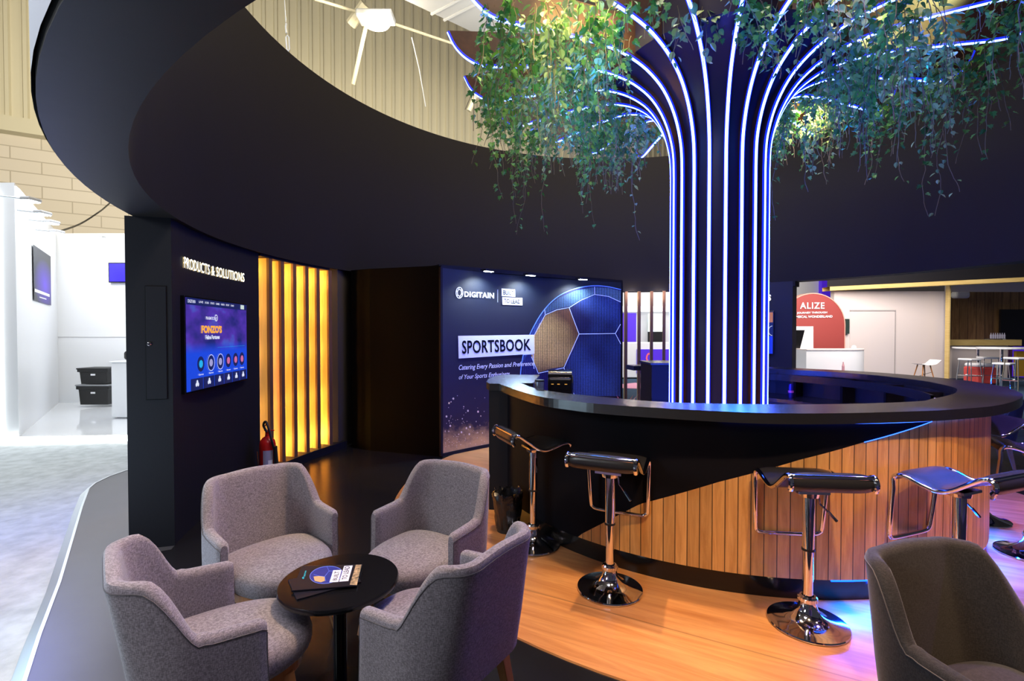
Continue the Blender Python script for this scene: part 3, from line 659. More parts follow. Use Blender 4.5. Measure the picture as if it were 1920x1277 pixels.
for k in range(20):
    a = R(3.5+18*k); ca, sa = cos(a), sin(a); tx, ty = -sa*.016, ca*.016
    def w_(r, z, s=0): return (TC[0]+r*ca+s*tx, TC[1]+r*sa+s*ty, z)
    b = MB(); rows = []
    for r, z in pf:
        zi = z if r < .6 else z
        top = (r, 4.46) if r > .62 else (.39, z)
        rows.append([w_(r, z, 1), w_(top[0], top[1] if r > .62 else z, 1), w_(top[0], top[1] if r > .62 else z, -1), w_(r, z, -1)])
    b.grid(rows, closed=True)
    fo = b.build('fin', M['fin'], tree, local=False)
    b = MB(); rows = []
    for i, (r, z) in enumerate(pf):
        p = Vector(pf[max(0, i-1)]); q = Vector(pf[min(len(pf)-1, i+1)]); t = (q-p).normalized(); nr = Vector((t.y, -t.x))
        o1 = Vector((r, z))+nr*.009; o0 = Vector((r, z))+nr*.0
        wd = .8
        rows.append([w_(o0.x, o0.y, wd), w_(o1.x, o1.y, wd*.7), w_(o1.x, o1.y, -wd*.7), w_(o0.x, o0.y, -wd)])
    b.grid(rows, closed=True); b.build('light_line', M['led'], tree, local=False)
    b = MB()
    for sg in (-1, 1):
        rows = []
        for i, (r, z) in enumerate(pf):
            p = Vector(pf[max(0, i-1)]); q = Vector(pf[min(len(pf)-1, i+1)]); t = (q-p).normalized(); nr = Vector((t.y, -t.x))
            o1 = Vector((r, z))+nr*.004; o0 = Vector((r, z))-nr*.014
            rows.append([w_(o1.x, o1.y, sg*1.0), w_(o1.x, o1.y, sg*1.14), w_(o0.x, o0.y, sg*1.14), w_(o0.x, o0.y, sg*1.0)])
        b.grid(rows, closed=True)
    b.build('painted_halo', M['ledhalo'], tree, local=False)  # glowing strips that paint the LED halo onto the fin sides

# warm lamps inside the canopy
for i, (p, nm) in enumerate(((hy(1487, 213, 5.9), 'round warm lamp behind the right side of the column among yellow lit ivy'), (hy(1165, 2, 4.3), 'warm lamp in the branches above the left ivy at the top edge'))):
    o = empty('canopy_lamp', p); tag(o, nm, 'lamp')
    b = MB(); b.lathe([(.02, .12), (.09, .1), (.11, .02), (.1, .0), (.08, .01)], (0, 0, 0), 20); b.build('lamp_shade', mat('amber_shade', (.7, .35, .1), .5), o, smooth=True)
    b = MB(); b.lathe([(.0, -.01), (.07, .0), (.075, .015), (.0, .02)], (0, 0, 0), 16, cap=False); b.build('lamp_bulb', M['lamp'], o)
    b = MB(); b.tube([(0, 0, .12), (0, 0, .3)], .01); b.build('lamp_stem', M['black'], o)

# ================================================================== IVY
def leaf(b, p, d, up, s, mi, rnd):
    d = d.normalized(); side = d.cross(up)
    side = side.normalized() if side.length > 1e-3 else d.orthogonal().normalized(); nn = side.cross(d)
    if mi == 0: pts = [(0, 0, 0), (.28, -.06, .05), (.5, .18, .1), (.3, .42, .04), (.36, .68, .06), (.12, .66, 0), (0, 1.05, -.1), (-.12, .66, 0), (-.36, .68, .06), (-.3, .42, .04), (-.5, .18, .1), (-.28, -.06, .05)]
    else: pts = [(0, 0, 0), (.22, .08, .06), (.38, .36, .1), (.33, .62, .07), (.15, .85, 0), (0, 1.05, -.08), (-.15, .85, 0), (-.33, .62, .07), (-.38, .36, .1), (-.22, .08, .06)]
    vs = [p+(side*x+d*y+nn*z)*s for x, y, z in pts]; c = p+d*.4*s-nn*.03*s
    o = [c]+vs; n = len(vs)
    b.add(o, [(0, 1+k, 1+(k+1) % n) for k in range(n)])
def ivy(p, length, ns, spread, dens, kind, rnd):
    st = MB(); lv = MB(); 
    for s in range(ns):
        L = length*1.12*(.3+.7*rnd.random()**1.3); a = rnd.random()*2*pi; r = spread*math.sqrt(rnd.random())
        q = Vector((p.x+r*cos(a), p.y+r*sin(a), p.z+rnd.uniform(-.05, .08))); pts = [q.copy()]
        v = Vector((rnd.uniform(-.5, .5), rnd.uniform(-.5, .5), -.5)); step = .05
        for i in range(int(L/step)):
            v = (v+Vector((rnd.uniform(-.28, .28), rnd.uniform(-.28, .28), -.34))).normalized()
            q = q+v*step; pts.append(q.copy())
        if len(pts) < 3: continue
        st.tube(pts, .0028, 4, cap=False)
        for i in range(len(pts)-1):
            fr = i/len(pts)
            for _ in range(dens if fr < .6 else max(1, dens-1)):
                if rnd.random() < .25+.3*fr: continue
                a = rnd.random()*2*pi; o = Vector((cos(a), sin(a), rnd.uniform(-.3, .3)))
                sz = rnd.uniform(.048, .095)*(1-.42*fr)
                pp = pts[i]+(pts[i+1]-pts[i])*rnd.random()+o*rnd.uniform(.005, .055)
                d = (o*.7+Vector((0, 0, -.7)) + Vector((rnd.uniform(-.4, .4), rnd.uniform(-.4, .4), rnd.uniform(-.2, .4))))
                leaf(lv, pp, d, Vector((o.x*.5+rnd.uniform(-.4, .4), o.y*.5+rnd.uniform(-.4, .4), 1)), sz, kind, rnd)
    e = empty('hanging_ivy', p)
    st.build('stems', M['stem'], e, local=False, recalc=False, smooth=True)
    lv.build('leaves', M['leafA' if kind == 0 else 'leafB'], e, local=False, recalc=False)
    return e
rnd = random.Random(11)
spots = []   # angle deg, radius, length, strands, spread, density
for a in (203, 191, 179, 167, 155, 143, 131, 119):
    for r in (2.22, 1.75, 1.3):
        spots.append((a+rnd.uniform(-4, 4), r+rnd.uniform(-.12, .12), rnd.uniform(.75, 1.15) if a > 140 else rnd.uniform(.45, .9), 10, .2, 2))
for a in (-22, -8, 6, 20, 34, 48):
    for r in (2.25, 1.75, 1.25):
        spots.append((a+rnd.uniform(-4, 4), r+rnd.uniform(-.12, .12), rnd.uniform(.6, 1.1) if a < 30 else rnd.uniform(.4, .75), 10, .2, 2))
for a, r, L, ns in ((-78, 1.05, .75, 9), (-64, 1.2, .9, 10), (-50, 1.35, 1.0, 10), (-92, 1.1, .6, 8), (-36, 1.5, .9, 10), (-30, 2.1, .8, 9), (-42, 1.05, .8, 8),
                    (-122, 1.1, .45, 7), (-136, 1.3, .4, 8), (-150, 1.55, .6, 9), (-152, 2.0, .7, 10), (-165, 1.7, .8, 10), (-108, 1.0, .4, 5), (-140, 1.85, .5, 8), (100, 1.6, .35, 5), (75, 1.5, .3, 5), (60, 1.9, .45, 7),
                    (150, 1.95, 1.6, 3), (165, 1.25, 1.5, 3), (-4, 2.2, 1.5, 3), (12, 2.3, 1.6, 2), (28, 1.1, 1.35, 4), (140, .95, 1.5, 3)):
    spots.append((a, r, L, ns, .2, 2))
def side_word(a, r):
    p = pc(TC, r, R(a), 4.1)
    return p
gl = {'left': 'ivy plants hanging from the left branches', 'right': 'ivy plants hanging from the right branches', 'front': 'ivy plants hanging in front of the column top'}
for i, (a, r, L, ns, sp_, dn) in enumerate(spots):
    p = pc(TC, r, R(a), 4.16+rnd.uniform(-.02, .1)); kind = 1 if (i % 3 == 1) else 0
    e = ivy(p, L, ns if ns < 5 else int(ns*1.35), sp_+.04, dn, kind, rnd); px = 960+F*p.x/p.y
    sd = 'left' if px < 1200 else ('front' if px < 1460 else 'right')
    kw = 'broad pale edged leaves' if kind else 'small lobed green leaves'
    tag(e, {'left': 'trailing ivy with '+kw+' hanging from branches left of the column', 'right': 'trailing ivy with '+kw+' hanging from branches right of the column', 'front': 'trailing ivy with '+kw+' hanging in front of the column top'}[sd], 'hanging plant', gl[sd]+', '+kw)

# ================================================================== BAR
bar = empty('bar_counter', (BC[0], BC[1], 0)); tag(bar, 'big round black bar counter with diagonal oak cladding around the light column', 'bar counter')
op = [(1012, 702.8), (960, 702.3), (940, 702.8), (925, 706), (915, 711), (912, 716), (918, 719.3), (936, 719.5), (956, 727), (984, 736), (1020, 745), (1068, 751.5), (1130, 758), (1270, 767), (1421, 774), (1560, 775), (1720, 771), (1790, 767.5), (1861, 761.5), (1903, 752), (1918, 742), (1910, 735), (1881, 725), (1819, 714.5), (1777, 709.8), (1681, 701), (1601, 695.5), (1520, 691.5)]
ip = [(1000, 718), (977, 718.5), (1002, 727.5), (1036, 734), (1080, 739.5), (1130, 744), (1250, 754), (1440, 758), (1600, 757), (1720, 752.5), (1747, 748), (1785, 739.5), (1794, 733), (1790, 727), (1758, 719), (1720, 712.6), (1640, 703.5), (1560, 697.5), (1500, 694.3)]
oc = [hz(x, y, ZC) for x, y in op]; ic = [hz(x, y, ZC) for x, y in ip]
# carry the far side on behind the column
lo_ = oc[-1]; li_ = ic[-1]
ro_e = math.hypot(lo_.x-BC[0], lo_.y-BC[1]); ri_e = math.hypot(li_.x-BC[0], li_.y-BC[1]); ao = ang(lo_, BC); ai = ang(li_, BC)
for k in range(1, 6): oc.append(pc(BC, 1.98+(ro_e-1.98)*(1-k/5), ao+(R(100)-ao)*k/5, ZC)); ic.append(pc(BC, 1.72+(ri_e-1.72)*(1-k/5), ai+(R(100)-ai)*k/5, ZC))
oc2 = oc[:7]+cr(oc[7:], 5); ic2 = ic[:1]+cr(ic[1:], 6)
poly = [(p.x, p.y) for p in oc2]+[(p.x, p.y) for p in reversed(ic2)]
b = MB(); b.prism(poly, ZC-.062, ZC)
ct = b.build('countertop', M['counter'], bar, local=False, bevel=.003)
# triangulate the big n-gon safely
bm = bmesh.new(); bm.from_mesh(ct.data); bmesh.ops.triangulate(bm, faces=[f for f in bm.faces if len(f.verts) > 4], ngon_method='EAR_CLIP'); bm.to_mesh(ct.data); bm.free()
RB = 2.05
def bth(px, py):                   # angle and height of a picture point on the bar front
    p = hcyl(px, BC, RB, False, py); return ang(p, BC), p.z
diag = [bth(*q) for q in ((1089, 1002), (1200, 945), (1350, 903), (1500, 862), (1620, 829), (1752, 788))]
TL = ang(hz(940, 958, 0), BC)      # left end of the curved front
if TL > 0: TL -= 2*pi
TR = R(85); zlo, zhi = .14, ZC-.062
def dz(a):
    if a <= diag[0][0]: return zlo
    for (a0, z0), (a1, z1) in zip(diag, diag[1:]):
        if a <= a1: return z0+(z1-z0)*(a-a0)/(a1-a0)
    return zhi
NB = 220; rows = []; uvs = []; rk = []
for k in range(NB+1):
    a = TL+(TR-TL)*k/NB; z = max(zlo, min(zhi, dz(a)))
    rows.append([pc(BC, RB, a, zlo), pc(BC, RB, a, z)]); uvs.append([(a*RB+20, zlo), (a*RB+20, z)])
    rk.append([pc(BC, RB, a, z), pc(BC, RB, a, zhi)])
b = MB(); st_ = [i for i in range(NB+1) if TL+(TR-TL)*i/NB > diag[0][0]][0]-1
b.grid(rows[st_:], uvs=uvs[st_:]); b.build('oak_cladding', M['cladding'], bar, local=False, recalc=False)
b = MB(); b.grid(rk); b.build('black_front', M['front'], bar, local=False, recalc=False)
b = MB(); b.grid([[pc(BC, RB, TL+(TR-TL)*k/NB, zlo), pc(BC, 2.035, TL+(TR-TL)*k/NB, zlo), pc(BC, 2.03, TL+(TR-TL)*k/NB, 0.012)] for k in range(NB+1)]); b.build('plinth', M['blackgloss'], bar, local=False, recalc=False)
b = MB(); b.grid([[pc(BC, 1.93, TL+(TR-TL)*k/60, .012), pc(BC, 1.93, TL+(TR-TL)*k/60, zhi)] for k in range(61)]); b.build('inner_lining', mat('navy_black_lining', (.012, .012, .02), .45), bar, local=False, recalc=False)
b = MB(); rr = [[pc(BC, 1.92, TL+(TR-TL)*k/60, .82), pc(BC, 1.4, TL+(TR-TL)*k/60, .82), pc(BC, 1.4, TL+(TR-TL)*k/60, .78), pc(BC, 1.92, TL+(TR-TL)*k/60, .78)] for k in range(0, 61)]
b.grid(rr, closed=True); b.build('work_shelf', M['counter'], bar, local=False)
for a in (-20, -2, 16, 34, 52, 70): b = MB(); b.box(pc(BC, 1.83, R(a), .948), (.17, .03, .255), rz=R(a)); b.build('shelf_divider', M['front'], bar, local=False)
b = MB(); b.grid([[pc(BC, 1.745, R(-30)+R(115)*k/50, 1.0), pc(BC, 1.745, R(-30)+R(115)*k/50, zhi), pc(BC, 1.765, R(-30)+R(115)*k/50, zhi), pc(BC, 1.765, R(-30)+R(115)*k/50, 1.0)] for k in range(51)], closed=True); b.build('shelf_fascia', M['counter'], bar, local=False)
b = MB(); b.grid([[pc(BC, 1.5, TL+(TR-TL)*k/60, .012), pc(BC, 1.5, TL+(TR-TL)*k/60, .78)] for k in range(0, 61)]); b.build('cupboard_fronts', mat('navy_black_doors', (.012, .012, .025), .4), bar, local=False, recalc=False)
# end panel at the left
e0 = hz(917, 958, 0); e1 = pc(BC, RB, TL+.02, 0); eb = Vector((-.18, 5.25, 0)); ec = Vector((.3, 5.3, 0))
b = MB(); b.prism([(e0.x, e0.y), (e1.x, e1.y), (ec.x, ec.y), (eb.x, eb.y)], .012, ZC-.062); b.build('end_panel', M['black'], bar, local=False)
# blue light lines: under the counter (right part), along the diagonal, under the cladding (right part)
b = MB(); aS = diag[3][0]
b.tube([pc(BC, RB+.012, diag[2][0]+(R(60)-diag[2][0])*k/60, zhi-.008) for k in range(61)], .007, 6); b.build('blue_light_line', M['ledblue'], bar, local=False)
b = MB(); b.tube([pc(BC, RB+.003, diag[4][0]+(diag[5][0]-diag[4][0])*k/20, dz(diag[4][0]+(diag[5][0]-diag[4][0])*k/20)) for k in range(20)], .0025, 4); b.build('blue_light_line', M['ledblue'], bar, local=False)
aK = bth(1560, 1085)[0]
b = MB(); b.tube([pc(BC, 2.042, aK+(R(60)-aK)*k/60, .133) for k in range(61)], .006, 6); b.build('blue_light_line', M['ledstrong'], bar, local=False)

# bar things
def thing(name, label, cat, loc=(0, 0, 0), rz=0, group=None): return tag(empty(name, loc, rz), label, cat, group)
o = thing('coffee_machine', 'glossy black machine standing behind the left end of the bar counter', 'machine', (.405, 4.15, .822), R(-8))
b = MB(); b.rbox((0, 0, .2), (.2, .17, .4), .02); b.build('machine_body', M['blackgloss'], o, bevel=.004)
b = MB(); b.tube([(-.098, 0, .405), (.098, 0, .405)], .055, 16); b.build('machine_lid', M['blackgloss'], o, smooth=True)
b = MB(); b.rbox((.105, -.02, .2), (.012, .1, .42), .004); b.build('chrome_side', M['chrome'], o)
b = MB(); [b.box((x, -.086, .345), (.02, .004, .006)) for x in (-.06, -.01, .05)]; b.build('machine_buttons', mat('amber_marks', (.3, .15, .03), .5, emit=(1, .5, .1), es=.6), o)
o = thing('glass_jar', 'straight clear glass container beside the black machine on the bar', 'container', (.225, 4.03, .822))
b = MB(); b.lathe([(.035, 0), (.038, .01), (.038, .37), (.035, .37), (.035, .02)], n=24, cap=False); b.build('jar_glass', M['glass'], o, smooth=True)
b = MB(); b.lathe([(.04, .372), (.04, .385), (.0, .385)], n=24, cap=False); b.build('jar_lid', M['black'], o)
b = MB(); b.lathe([(.033, .02), (.033, .31), (0, .31)], n=20, cap=False); b.build('jar_contents', mat('grey_contents', (.12, .14, .2), .5), o)
p = hcyl(1484, BC, 1.62); o = thing('drink_can', 'slim dark blue drink can on the far inner bar shelf', 'can', (p.x, p.y, .822))
b = MB(); b.lathe([(.024, 0), (.029, .01), (.029, .145), (.024, .16), (.024, .163), (.0, .16)], n=20, cap=False); b.build('can_body', mat('blue_can', (.05, .04, .4), .25, .7), o, smooth=True)
b = MB(); b.lathe([(.0295, .06), (.0295, .085)], n=20, cap=False); b.build('can_band', mat('pink_band', (.6, .1, .35), .4), o)
for (x, y, s_, nm) in ((3.56, 4.16, .045, 'right'), (3.40, 4.0, .035, 'left')):
    o = thing('cup_stack', 'small stack of white paper cups behind the right rim of the bar, '+nm+' one', 'cups', (x, y, .822))
    b = MB(); b.lathe([(s_*.7, 0), (s_, .20), (s_, .21), (s_*.9, .21), (s_*.9, .205)], n=20, cap=False); b.build('cups', M['white'], o, smooth=True)
    b = MB(); b.lathe([(s_*1.05, .205), (s_*1.08, .21), (s_*1.05, .215)], n=20, cap=False); b.build('cup_rim', M['white'], o)
o = thing('spiky_plant', 'small spiky dark red plant behind the bar rim below the football panel', 'plant', (.85, 3.72, .822))
b = MB(); b.lathe([(.045, 0), (.06, .12), (.055, .12), (.0, .11)], n=16, cap=False); b.build('pot', M['black'], o)
b = MB(); rr_ = random.Random(5)
for k in range(22):
    a = rr_.random()*2*pi; t = rr_.uniform(.2, 1.1); L = rr_.uniform(.1, .22)
    d = Vector((cos(a)*sin(t), sin(a)*sin(t), cos(t))); sd = d.cross(Vector((0, 0, 1))).normalized()*.007
    p0 = Vector((0, 0, .16)); p1 = p0+d*L*.5+Vector((0, 0, .01)); p2 = p0+d*L-Vector((0, 0, .03*t))
    b.add([p0-sd*.6, p0+sd*.6, p1+sd, p1-sd, p2], [(0, 1, 2, 3), (3, 2, 4)])
b.tube([(0, 0, .1), (0, 0, .18)], .012, 6)
b.build('leaves', mat('dark_red_leaf', (.18, .03, .03), .5), o, recalc=False)
o = thing('back_bar_cabinet', 'tall plain black cabinet inside the bar just left of the column', 'cabinet', (1.95, 6.1, .012))
b = MB(); b.rbox((0, 0, .6), (.6, .5, 1.19), .008); b.build('cabinet_body', M['black'], o)
b = MB(); b.rbox((0, 0, 1.205), (.63, .53, .025), .004); b.build('cabinet_top', M['counter'], o)

# ================================================================== BAR STOOLS
def make_stool():
    st = empty('bar_stool')
    b = MB(); b.lathe([(.0, .004), (.198, .004), (.2, .009), (.197, .016), (.17, .022), (.12, .034), (.075, .058), (.05, .09), (.042, .12), (.04, .135), (.0, .135)], n=56, cap=False); b.build('base', M['chrome'], st, smooth=True)
    b = MB(); b.lathe([(.043, .125), (.046, .13), (.046, .15), (.04, .158), (.03, .16)], n=32, cap=False)
    for k in range(20): a = k*pi/10; b.box((.046*cos(a), .046*sin(a), .14), (.006, .003, .016), rz=a)
    b.build('collar', M['chrome'], st)
    b = MB(); b.lathe([(.025, .14), (.025, .42)], n=28, cap=False); b.build('inner_post', M['chrome'], st, smooth=True)
    b = MB(); b.lathe([(.0305, .41), (.0305, .728), (.0, .728)], n=28, cap=False); b.build('outer_post', M['chrome'], st, smooth=True)
    b = MB(); b.lathe([(.033, .405), (.033, .417)], n=28); b.build('post_ring', M['rubber'], st)
    b = MB(); b.box((0, 0, .733), (.16, .12, .014)); b.lathe([(.05, .70), (.055, .726)], n=20); b.build('seat_plate', M['chrome'], st)
    b = MB(); b.tube([(.03, 0, .73), (.05, 0, .70), (.055, .0, .66), (.11, -.02, .60)], .005, 6); b.tube([(.09, -.013, .624), (.13, -.027, .576)], .008, 6); b.build('lever', M['chrome'], st)
    # side profile: y forward (towards the bar), z up
    prof = [(-.222, .800), (-.236, .825), (-.232, .852), (-.212, .868), (-.185, .862), (-.12, .815), (-.06, .772), (0, .752), (.06, .76), (.13, .783), (.18, .79), (.205, .778), (.214, .755)]
    P = [(v.x, v.y) for v in cr([Vector(p) for p in prof], 4)]; W = .192
    b = MB(); N = len(P); th = .014; rows = []
    for i, (y, z) in enumerate(P):
        t = (Vector(P[min(i+1, N-1)])-Vector(P[max(0, i-1)])).normalized(); nn = Vector((-t.y, t.x))
        row = []
        for k in range(17):
            x = -W+2*W*k/16; e = 1-(abs(x)/W)**6; row.append((x, y+nn.x*th*e, z+nn.y*th*e))
        for k in range(17):
            x = W-2*W*k/16; row.append((x, y-nn.x*.008, z-nn.y*.008))
        rows.append(row)
    b.grid(rows, closed=True); b.add(rows[0], [tuple(range(len(rows[0])))]); b.add(rows[-1], [tuple(reversed(range(len(rows[-1]))))])
    b.build('seat', M['leather'], st, smooth=True)
    b = MB()
    for x in (-.12, .12): b.lathe([(.0, 0), (.012, 0), (.01, .004), (0, .005)], (x, -.2, .80), 12, cap=False)
    b.build('seat_bolt', M['chrome'], st)
    # frame: runs along both seat sides, across the rear lip, and drops as the foot rest
    r = .0125; ipk = max(range(len(P)), key=lambda i: P[i][1]); yk, zk = P[ipk]
    side = [(y, z-.004) for y, z in P[ipk:]]
    Lp = [(-W-.008, y, z) for y, z in reversed(side)]; Rp = [(W+.008, y, z) for y, z in side]
    rear = [(-W-.006, yk-.006, zk-.002), (-W+.02, yk-.022, zk-.002), (0, yk-.024, zk-.002), (W-.02, yk-.022, zk-.002), (W+.006, yk-.006, zk-.002)]
    fr = [(W+.006, .214, .70), (W-.005, .236, .45), (W-.015, .24, .415), (W-.05, .242, .40), (0, .242, .398), (-W+.05, .242, .40), (-W+.015, .24, .415), (-W+.005, .236, .45), (-W-.006, .214, .70)]
    path = cr([Vector(p) for p in rear], 4)+[Vector(p) for p in Rp[1:]]+cr([Vector(p) for p in fr], 5)+[Vector(p) for p in Lp[:-1]]
    b = MB(); b.tube(path, r, 10, closed=True)
    for sx in (-1, 1): b.tube([Vector((sx*(W+.007), y-.008, z)) for y, z in reversed(P[:ipk+1])], .0125, 8)
    b.build('frame_and_footrest', M['chrome'], st, smooth=True)
    return st
stool0 = make_stool()
sd = [((.158, 3.66), (.93, .37), 'chrome bar stool with black wave seat nearest the waste bin, seen side-on'),
      ((.602, 3.02), (.42, .9), 'chrome bar stool with black seat before the pointed tip of the oak cladding'),
      ((1.605, 2.66), (.1, 1), 'chrome bar stool with black seat standing foremost at the middle of the oak cladding'),
      ((2.42, 2.66), (-.36, .93), 'chrome bar stool with blue-lit seat behind the dark armchair at the right'),
      ((3.70, 3.50), (-.85, .52), 'chrome bar stool cut by the right edge, its blue-lit rear lip rising'),
      ((3.95, 4.15), (-.98, .2), 'farthest chrome bar stool half hidden behind the right side of the bar')]
for i, ((x, y), (dx, dy), lb) in enumerate(sd):
    s_ = stool0 if i == 0 else copytree(stool0)
    s_.location = (x, y, .012); s_.rotation_euler = (0, 0, math.atan2(dy, dx)-pi/2); tag(s_, lb, 'bar stool', 'chrome bar stools around the bar')

# ================================================================== ARMCHAIRS
def sstep(t): t = max(0, min(1, t)); return t*t*(3-2*t)
def make_armchair(fab, name='armchair'):
    ch = empty(name)
    # plan centreline from the front of the left arm round the back; y forward is -? front = +y
    hw, yf, yb, rc = .282, .105, -.235, .135
    plan = []; seg = []
    nA = 12
    for k in range(nA): t = k/nA; plan.append(Vector((-hw, yf+(yb+rc-yf)*t))); seg.append(('a', t))
    nC = 14
    for k in range(nC): t = k/nC; a = pi+pi/2*t; plan.append(Vector((-hw+rc+rc*cos(a), yb+rc+rc*sin(a)))); seg.append(('c', t))
    nB = 12
    for k in range(nB+1): t = k/nB; plan.append(Vector((-hw+rc+(2*hw-2*rc)*t, yb))); seg.append(('b', t))
    for k in range(1, nC+1): t = k/nC; a = 3*pi/2+pi/2*t; plan.append(Vector((hw-rc+rc*cos(a), yb+rc+rc*sin(a)))); seg.append(('c2', 1-t))
    for k in range(1, nA+1): t = k/nA; plan.append(Vector((hw, yb+rc+(yf-yb-rc)*t))); seg.append(('a2', 1-t))
    N = len(plan); rows = []; seam_o = []; seam_i = []
    for i, p in enumerate(plan):
        t = (plan[min(i+1, N-1)]-plan[max(i-1, 0)]).normalized(); nout = Vector((t.y, -t.x))   # outward
        kind, u = seg[i]
        if kind in ('a', 'a2'): top = .592+.014*u+.008*sstep((u-.8)/.2); bk = 0
        elif kind in ('c', 'c2'): top = .606+.206*sstep((u+.04)/.52); bk = sstep(u*1.25)
        else: top = .812+.008*sin(pi*u); bk = 1
        zb = .315; th = .027-.001*bk; L = []
        hgt = top-zb
        fe = min(i, N-1-i); er = 1 if fe > 1 else (.62 if fe == 0 else .93)
        th *= er
        if fe == 0: top -= .012
        M_ = 7
        def off(z):   # recline and slight tuck-in under the seat
            q = (z-zb)/.55; rec = bk*.085*max(0, q)**1.15; return rec-.02*max(0, .3-q)
        def pt(s_, z):
            o = off(z)
            pin = bk*0.0
            v = p+nout*s_*th
            return (v.x*(1-.06*bk*max(0, z-.5)/.3), v.y-o, z)
        for k in range(M_): L.append(pt(1, zb+(top-.03-zb)*k/(M_-1)))
        L += [pt(.9, top-.014), pt(.62, top-.003), pt(0, top+.002), pt(-.62, top-.003), pt(-.9, top-.014)]
        for k in range(M_): L.append(pt(-1, top-.03-(top-.03-zb)*k/(M_-1)))
        rows.append(L); seam_o.append(Vector(pt(1.02, top-.026))); seam_i.append(Vector(pt(-1.02, top-.026)))
    b = MB(); b.grid(rows, closed=True); n = len(rows[0]); b.add(rows[0], [tuple(range(n))]); b.add(rows[-1], [tuple(reversed(range(n)))])
    sh = b.build('shell', fab, ch, smooth=True)
    b = MB(); b.tube(seam_o, .002, 5)
    for sx in (0, -1):
        r_ = rows[sx]
        b.tube([Vector(q) for q in r_[:7]], .002, 5)
    b.build('piping', M['piping'], ch, smooth=True)
    # seat cushion
    def outl(a, s=1):
        ex = 2.6; c_, s2 = cos(a), sin(a); rx = .25; ryf = .335; ryb = .2
        # wider, rounded front beyond the arms
        x = rx*math.copysign(abs(c_)**(2/ex), c_); y = (ryf if s2 > 0 else ryb)*math.copysign(abs(s2)**(2/(2.2 if s2 > 0 else 4)), s2)
        if y > .19: x *= 1+.12*sstep((y-.19)/.06)*0+.0
        return Vector((x*s, y*s+.0))
    b = MB(); K = 56; rws = []
    for s_, z in ((.0, .452), (.35, .451), (.6, .447), (.8, .440), (.92, .428), (.98, .41), (1.0, .388), (.995, .36), (.97, .335), (.92, .322), (.0, .322)):
        rws.append([(lambda q: (q.x, q.y+.0, z))(outl(2*pi*k/K, max(s_, .001))) for k in range(K)])
    b.grid(rws, closed=True); b.build('seat_cushion', fab, ch, smooth=True)
    b = MB(); rws = []
    for s_, z in ((.90, .322), (.90, .28), (.80, .28), (.80, .322)): rws.append([(lambda q: (q.x*1.04, q.y*(.97 if q.y > 0 else 1.1), z))(outl(2*pi*k/K, s_)) for k in range(K)])
    rws.append(rws[0]); b.grid(rws, closed=True); b.build('base_rail', M['beech'], ch)
    for (x, y) in ((-.17, .2), (.17, .2), (-.18, -.18), (.18, -.18)):
        b = MB(); sx = 1 if x > 0 else -1; sy = 1 if y > 0 else -1; q = []
        for w, z, o_ in ((.024, .30, 0), (.021, .15, .02), (.014, .0, .045)):
            q.append([(x+sx*o_+i*w, y+sy*o_*1.1+j*w, z) for i, j in ((-1, -1), (1, -1), (1, 1), (-1, 1))])
        b.grid(q, closed=True); b.add(q[0], [(0, 1, 2, 3)]); b.add(q[-1], [(3, 2, 1, 0)]); b.build('leg', M['beech'], ch, bevel=.003)
    return ch
arm0 = make_armchair(M['grey']); armD = make_armchair(M['charcoal'])
TP = Vector((-.755, 2.15))
cd = [((-1.255, 2.606), (.75, -.66), 'grey woven tub armchair behind the table, in front of the dark screen wall', 1),
      ((-.48, 2.67), (-.55, -.83), 'grey woven tub armchair behind the table, nearest the football advertising panel', 1),
      ((-1.125, 1.87), (.77, .64), 'grey woven tub armchair in the left foreground, back towards the pale hall carpet', 1),
      ((-.30, 1.97), (-.83, .56), 'grey woven tub armchair in the centre foreground, high back towards the oak floor', 1)]
for i, ((x, y), (fx, fy), lb, _) in enumerate(cd):
    c_ = arm0 if i == 0 else copytree(arm0); c_.location = (x, y, .004); c_.rotation_euler = (0, 0, math.atan2(fy, fx)-pi/2)
    tag(c_, lb, 'armchair', 'grey tub armchairs around the small black table')
armD.location = (1.56, 1.53, .004); armD.rotation_euler = (0, 0, math.atan2(-.95, .3)-pi/2); tag(armD, 'dark charcoal tub armchair cut off at the bottom right corner', 'armchair')
c_ = copytree(armD); c_.location = (5.72, 6.0, .004); c_.rotation_euler = (0, 0, R(60)); tag(c_, 'dark tub armchair far right, mostly hidden behind the bar', 'armchair')

